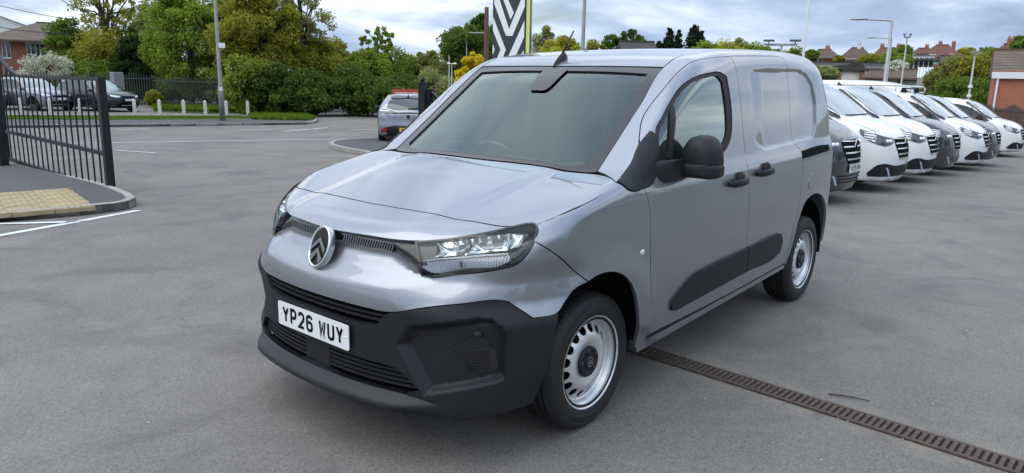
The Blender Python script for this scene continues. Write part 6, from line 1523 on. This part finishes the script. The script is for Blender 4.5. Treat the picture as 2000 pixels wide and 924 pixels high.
# ivy clad tree and lane
T(448, 54, -40, 52, 'bright', 'tall yellow green tree filling in behind the lamp post', G2, 93, n=14000, leaf=.14, crown0=.05, clumps=110, sparse=.26, shape='egg')
T(300, 66, 20, 50, 'mid', 'tall green tree between the dark evergreen and the feathery tree', G1, 94, n=11000, leaf=.15, crown0=.05, clumps=90)
T(508, 44, -90, 80, 'olive', 'tall ivy clad tree trunk right of the lamp post', G2, 10, n=30000, leaf=.13, crown0=.02, shape='column', clumps=150, sparse=.27, bark=BARKD, trunk=.45)
T(480, 40, 95, 48, 'hazel', 'cream flowered climbing shrub at the foot of the ivy tree', G2, 11, n=12000, leaf=.12, crown0=0, trunk=0)
T(592, 46, -70, 72, 'pale', 'light airy crown overhanging right of the ivy clad tree', G2, 12, n=5000, leaf=.13, crown0=.38, clumps=100, sparse=.17, trunk=.2, limbs=22)
T(540, 40, 120, 55, 'deep', 'dark leafy hedge end above the long grass', G2, 13, n=16000, leaf=.12, crown0=0, trunk=0, clumps=80)
T(620, 46, 70, 50, 'olive', 'olive green tree in the hedge left of the lane', G2, 14, n=16000, leaf=.13, crown0=0, clumps=90)
T(655, 50, 72, 42, 'olive', 'rounded yellowish tree above the hedge', G2, 15, n=12000, leaf=.14, crown0=.1, clumps=80)
T(600, 40, 140, 50, 'deep', 'dark hedge bush beside the puddle in the lane', G2, 16, n=15000, leaf=.12, crown0=0, trunk=0, clumps=80)
T(690, 41, 135, 60, 'deep', 'dark green hedge bush along the lane', G2, 17, n=18000, leaf=.12, crown0=0, trunk=0, clumps=90)
T(770, 40, 150, 60, 'deep', 'hedge bush behind the silver hatchback', G2, 18, n=16000, leaf=.12, crown0=0, trunk=0, clumps=80)
T(718, 47, 92, 48, 'bright', 'bright green tree standing over the hedge', G2, 19, n=18000, leaf=.14, crown0=.02, clumps=90)
T(738, 49, 42, 40, 'bright', 'slender young tree poking above the hedge', G2, 20, n=1800, leaf=.15, crown0=.45, clumps=60, sparse=.13, trunk=.08, limbs=14)
T(770, 52, 96, 48, 'mid', 'mid green tree above the hatchback', G2, 21, n=15000, leaf=.14, crown0=0, clumps=80)
T(835, 54, 92, 48, 'willow', 'grey green willow left of the dark tree', G2, 22, n=16000, leaf=.12, crown0=0, clumps=100, sparse=.28)
T(845, 48, 135, 45, 'pale', 'pale low shrub behind the right gate post', G2, 23, n=9000, leaf=.12, crown0=0, trunk=0)
T(905, 62, 34, 58, 'deep', 'big dark green tree left of the totem sign', G3, 24, n=20000, leaf=.17, crown0=.02, clumps=100)
T(945, 66, 14, 38, 'deep', 'taller dark tree directly behind the rusty post', G3, 25, n=13000, leaf=.17, crown0=.05, clumps=70)
T(925, 34, 94, 36, 'yellow', 'yellow flowering bush left of the totem sign', G3, 26, n=11000, leaf=.10, crown0=0, trunk=.06, name='bush', cat='bush', clumps=80, sparse=.3)
T(1066, 56, 44, 34, 'pale', 'grey green tree with blossom right of the totem sign', G3, 27, n=11000, leaf=.13, crown0=.05, clumps=80)
T(1095, 46, 66, 52, 'lime', 'yellow green bush behind the van aerial', G3, 28, n=14000, leaf=.12, crown0=0, clumps=80, name='bush', cat='bush')
T(1165, 60, 62, 30, 'olive', 'olive tree right of the grey pole', G3, 29, n=9000, leaf=.15, crown0=0)
for i, (px, yt) in enumerate(((1190, 62), (1210, 58), (1232, 56), (1248, 66))):
    T(px, 80, yt-3, 20, 'deep', ['leftmost small pointed poplar over the van roof', 'second small poplar over the van roof', 'tallest of the small poplars over the van roof', 'rightmost small poplar over the van roof'][i], G3, 30+i, n=5000, leaf=.17, crown0=.35, shape='egg', clumps=70, sparse=.3)
for i, (px, yt, hw) in enumerate(((1303, 48, 18), (1320, 50, 12), (1350, 38, 22), (1284, 72, 16), (1364, 55, 14))):
    T(px, 72, yt-3, hw*1.7, 'conifer', ['dark conifer at the left of the conifer group', 'slim conifer between the two larger ones', 'tallest dark conifer over the van roof', 'low conifer at the left foot of the group', 'narrow conifer right of the tallest one'][i], G3, 40+i, n=7000, leaf=.18, crown0=.30, shape='cone', clumps=190, sparse=.34, name='conifer', cat='conifer')
for i, (px, yt, hw, mt) in enumerate(((1378, 74, 26, 'bright'), (1410, 80, 34, 'lime'), (1432, 66, 18, 'pale'), (1450, 86, 34, 'lime'), (1475, 82, 26, 'bright'), (1510, 92, 32, 'bright'), (1545, 92, 24, 'mid'))):
    T(px, 60, yt, hw*1.25, mt, ['bright tree right of the conifers', 'long lime green bush over the van roof', 'small pale tree above the lime bush', 'lime bush right of the pale tree', 'bright round tree left of the floodlights', 'green tree below the floodlights', 'green tree left of the white pole'][i], G3, 50+i, n=8000, leaf=.15, crown0=.35, clumps=80)
# by the hillside houses
def TH(px, dist, ybase, ytop, hw, mat, label, seed, **k):
    z = at_d(px, ybase, dist)[2]; b = tp_(px, dist); return tree('tree', b, at_d(px, ytop, dist)[2]-z, RW(hw, dist), mat, label, 'tree', G4, seed=seed, z0=z, **k)
for i, (px, d_, yb, yt, hw, mt) in enumerate(((1607, 70, 160, 131, 26, 'pale'), (1578, 95, 125, 98, 14, 'mid'), (1634, 116, 125, 108, 10, 'olive'), (1695, 112, 126, 108, 20, 'olive'), (1745, 100, 140, 102, 26, 'bright'), (1755, 112, 120, 88, 18, 'mid'), (1748, 84, 152, 119, 18, 'white'), (1879, 140, 112, 95, 15, 'lime'), (1926, 120, 115, 94, 16, 'bright'), (1992, 60, 110, 70, 20, 'mid'))):
    TH(px, d_, yb, yt, hw, mt, ['pale round bush beside the van rear', 'green tree behind the leftmost hillside house', 'small tree between the first two hillside houses', 'olive tree in front of the hipped roofs', 'bright tree beside the street lamp', 'dark leafy tree top behind the street lamps', 'white flowering bush below the street lamps', 'lime tree on the skyline of the hillside', 'bright tree on the skyline right of the lime tree', 'tree top at the right picture edge'][i], 60+i, n=6000, leaf=.18, crown0=0, clumps=60, trunk=.1)
for i, (px, d_, yt, hw, mt) in enumerate(((1870, 60, 104, 44, 'willow'), (1912, 58, 98, 44, 'olive'), (1845, 62, 122, 34, 'willow'), (1946, 62, 104, 32, 'pale'), (1890, 56, 150, 60, 'mid'))):
    T(px, d_, yt, hw, mt, ['feathery green tree left of the light mast at right', 'leafy tree right of the light mast', 'green shrub behind the roof rack van', 'pale tree next to the brick building', 'low hedge below the leafy trees at right'][i], G4, 80+i, n=16000, leaf=.12, crown0=0, clumps=110, sparse=.28)
# largest tree known by its reflection; others added unseen to darken the van side
for i, (x, y, h, r_, mt) in enumerate(((-13, 17, 7.5, 3.4, 'deep'), (-9, 34, 6.0, 3.4, 'deep'), (-21, 18, 5.0, 3.0, 'deep'), (-3, 40, 6.0, 3.6, 'deep'), (-30, 22, 6.5, 3.4, 'deep'), (6, 42, 6.0, 3.6, 'deep'))):
    tree('tree', (x, y), h, r_, mt, ['largest dark tree mirrored in the rear side panel of the silver van', 'smaller unseen tree added to darken the van side left of the largest one', 'low unseen tree added to darken the rear edge of the van side panel', 'unseen tree added to darken the front door of the silver van', 'far unseen tree added to darken the rear corner of the silver van', 'unseen tree added to darken the silver van near its front wing'][i], 'tree', 'trees mirrored in the silver van', n=6000, leaf=.24, seed=200+i, crown0=.12, clumps=60)
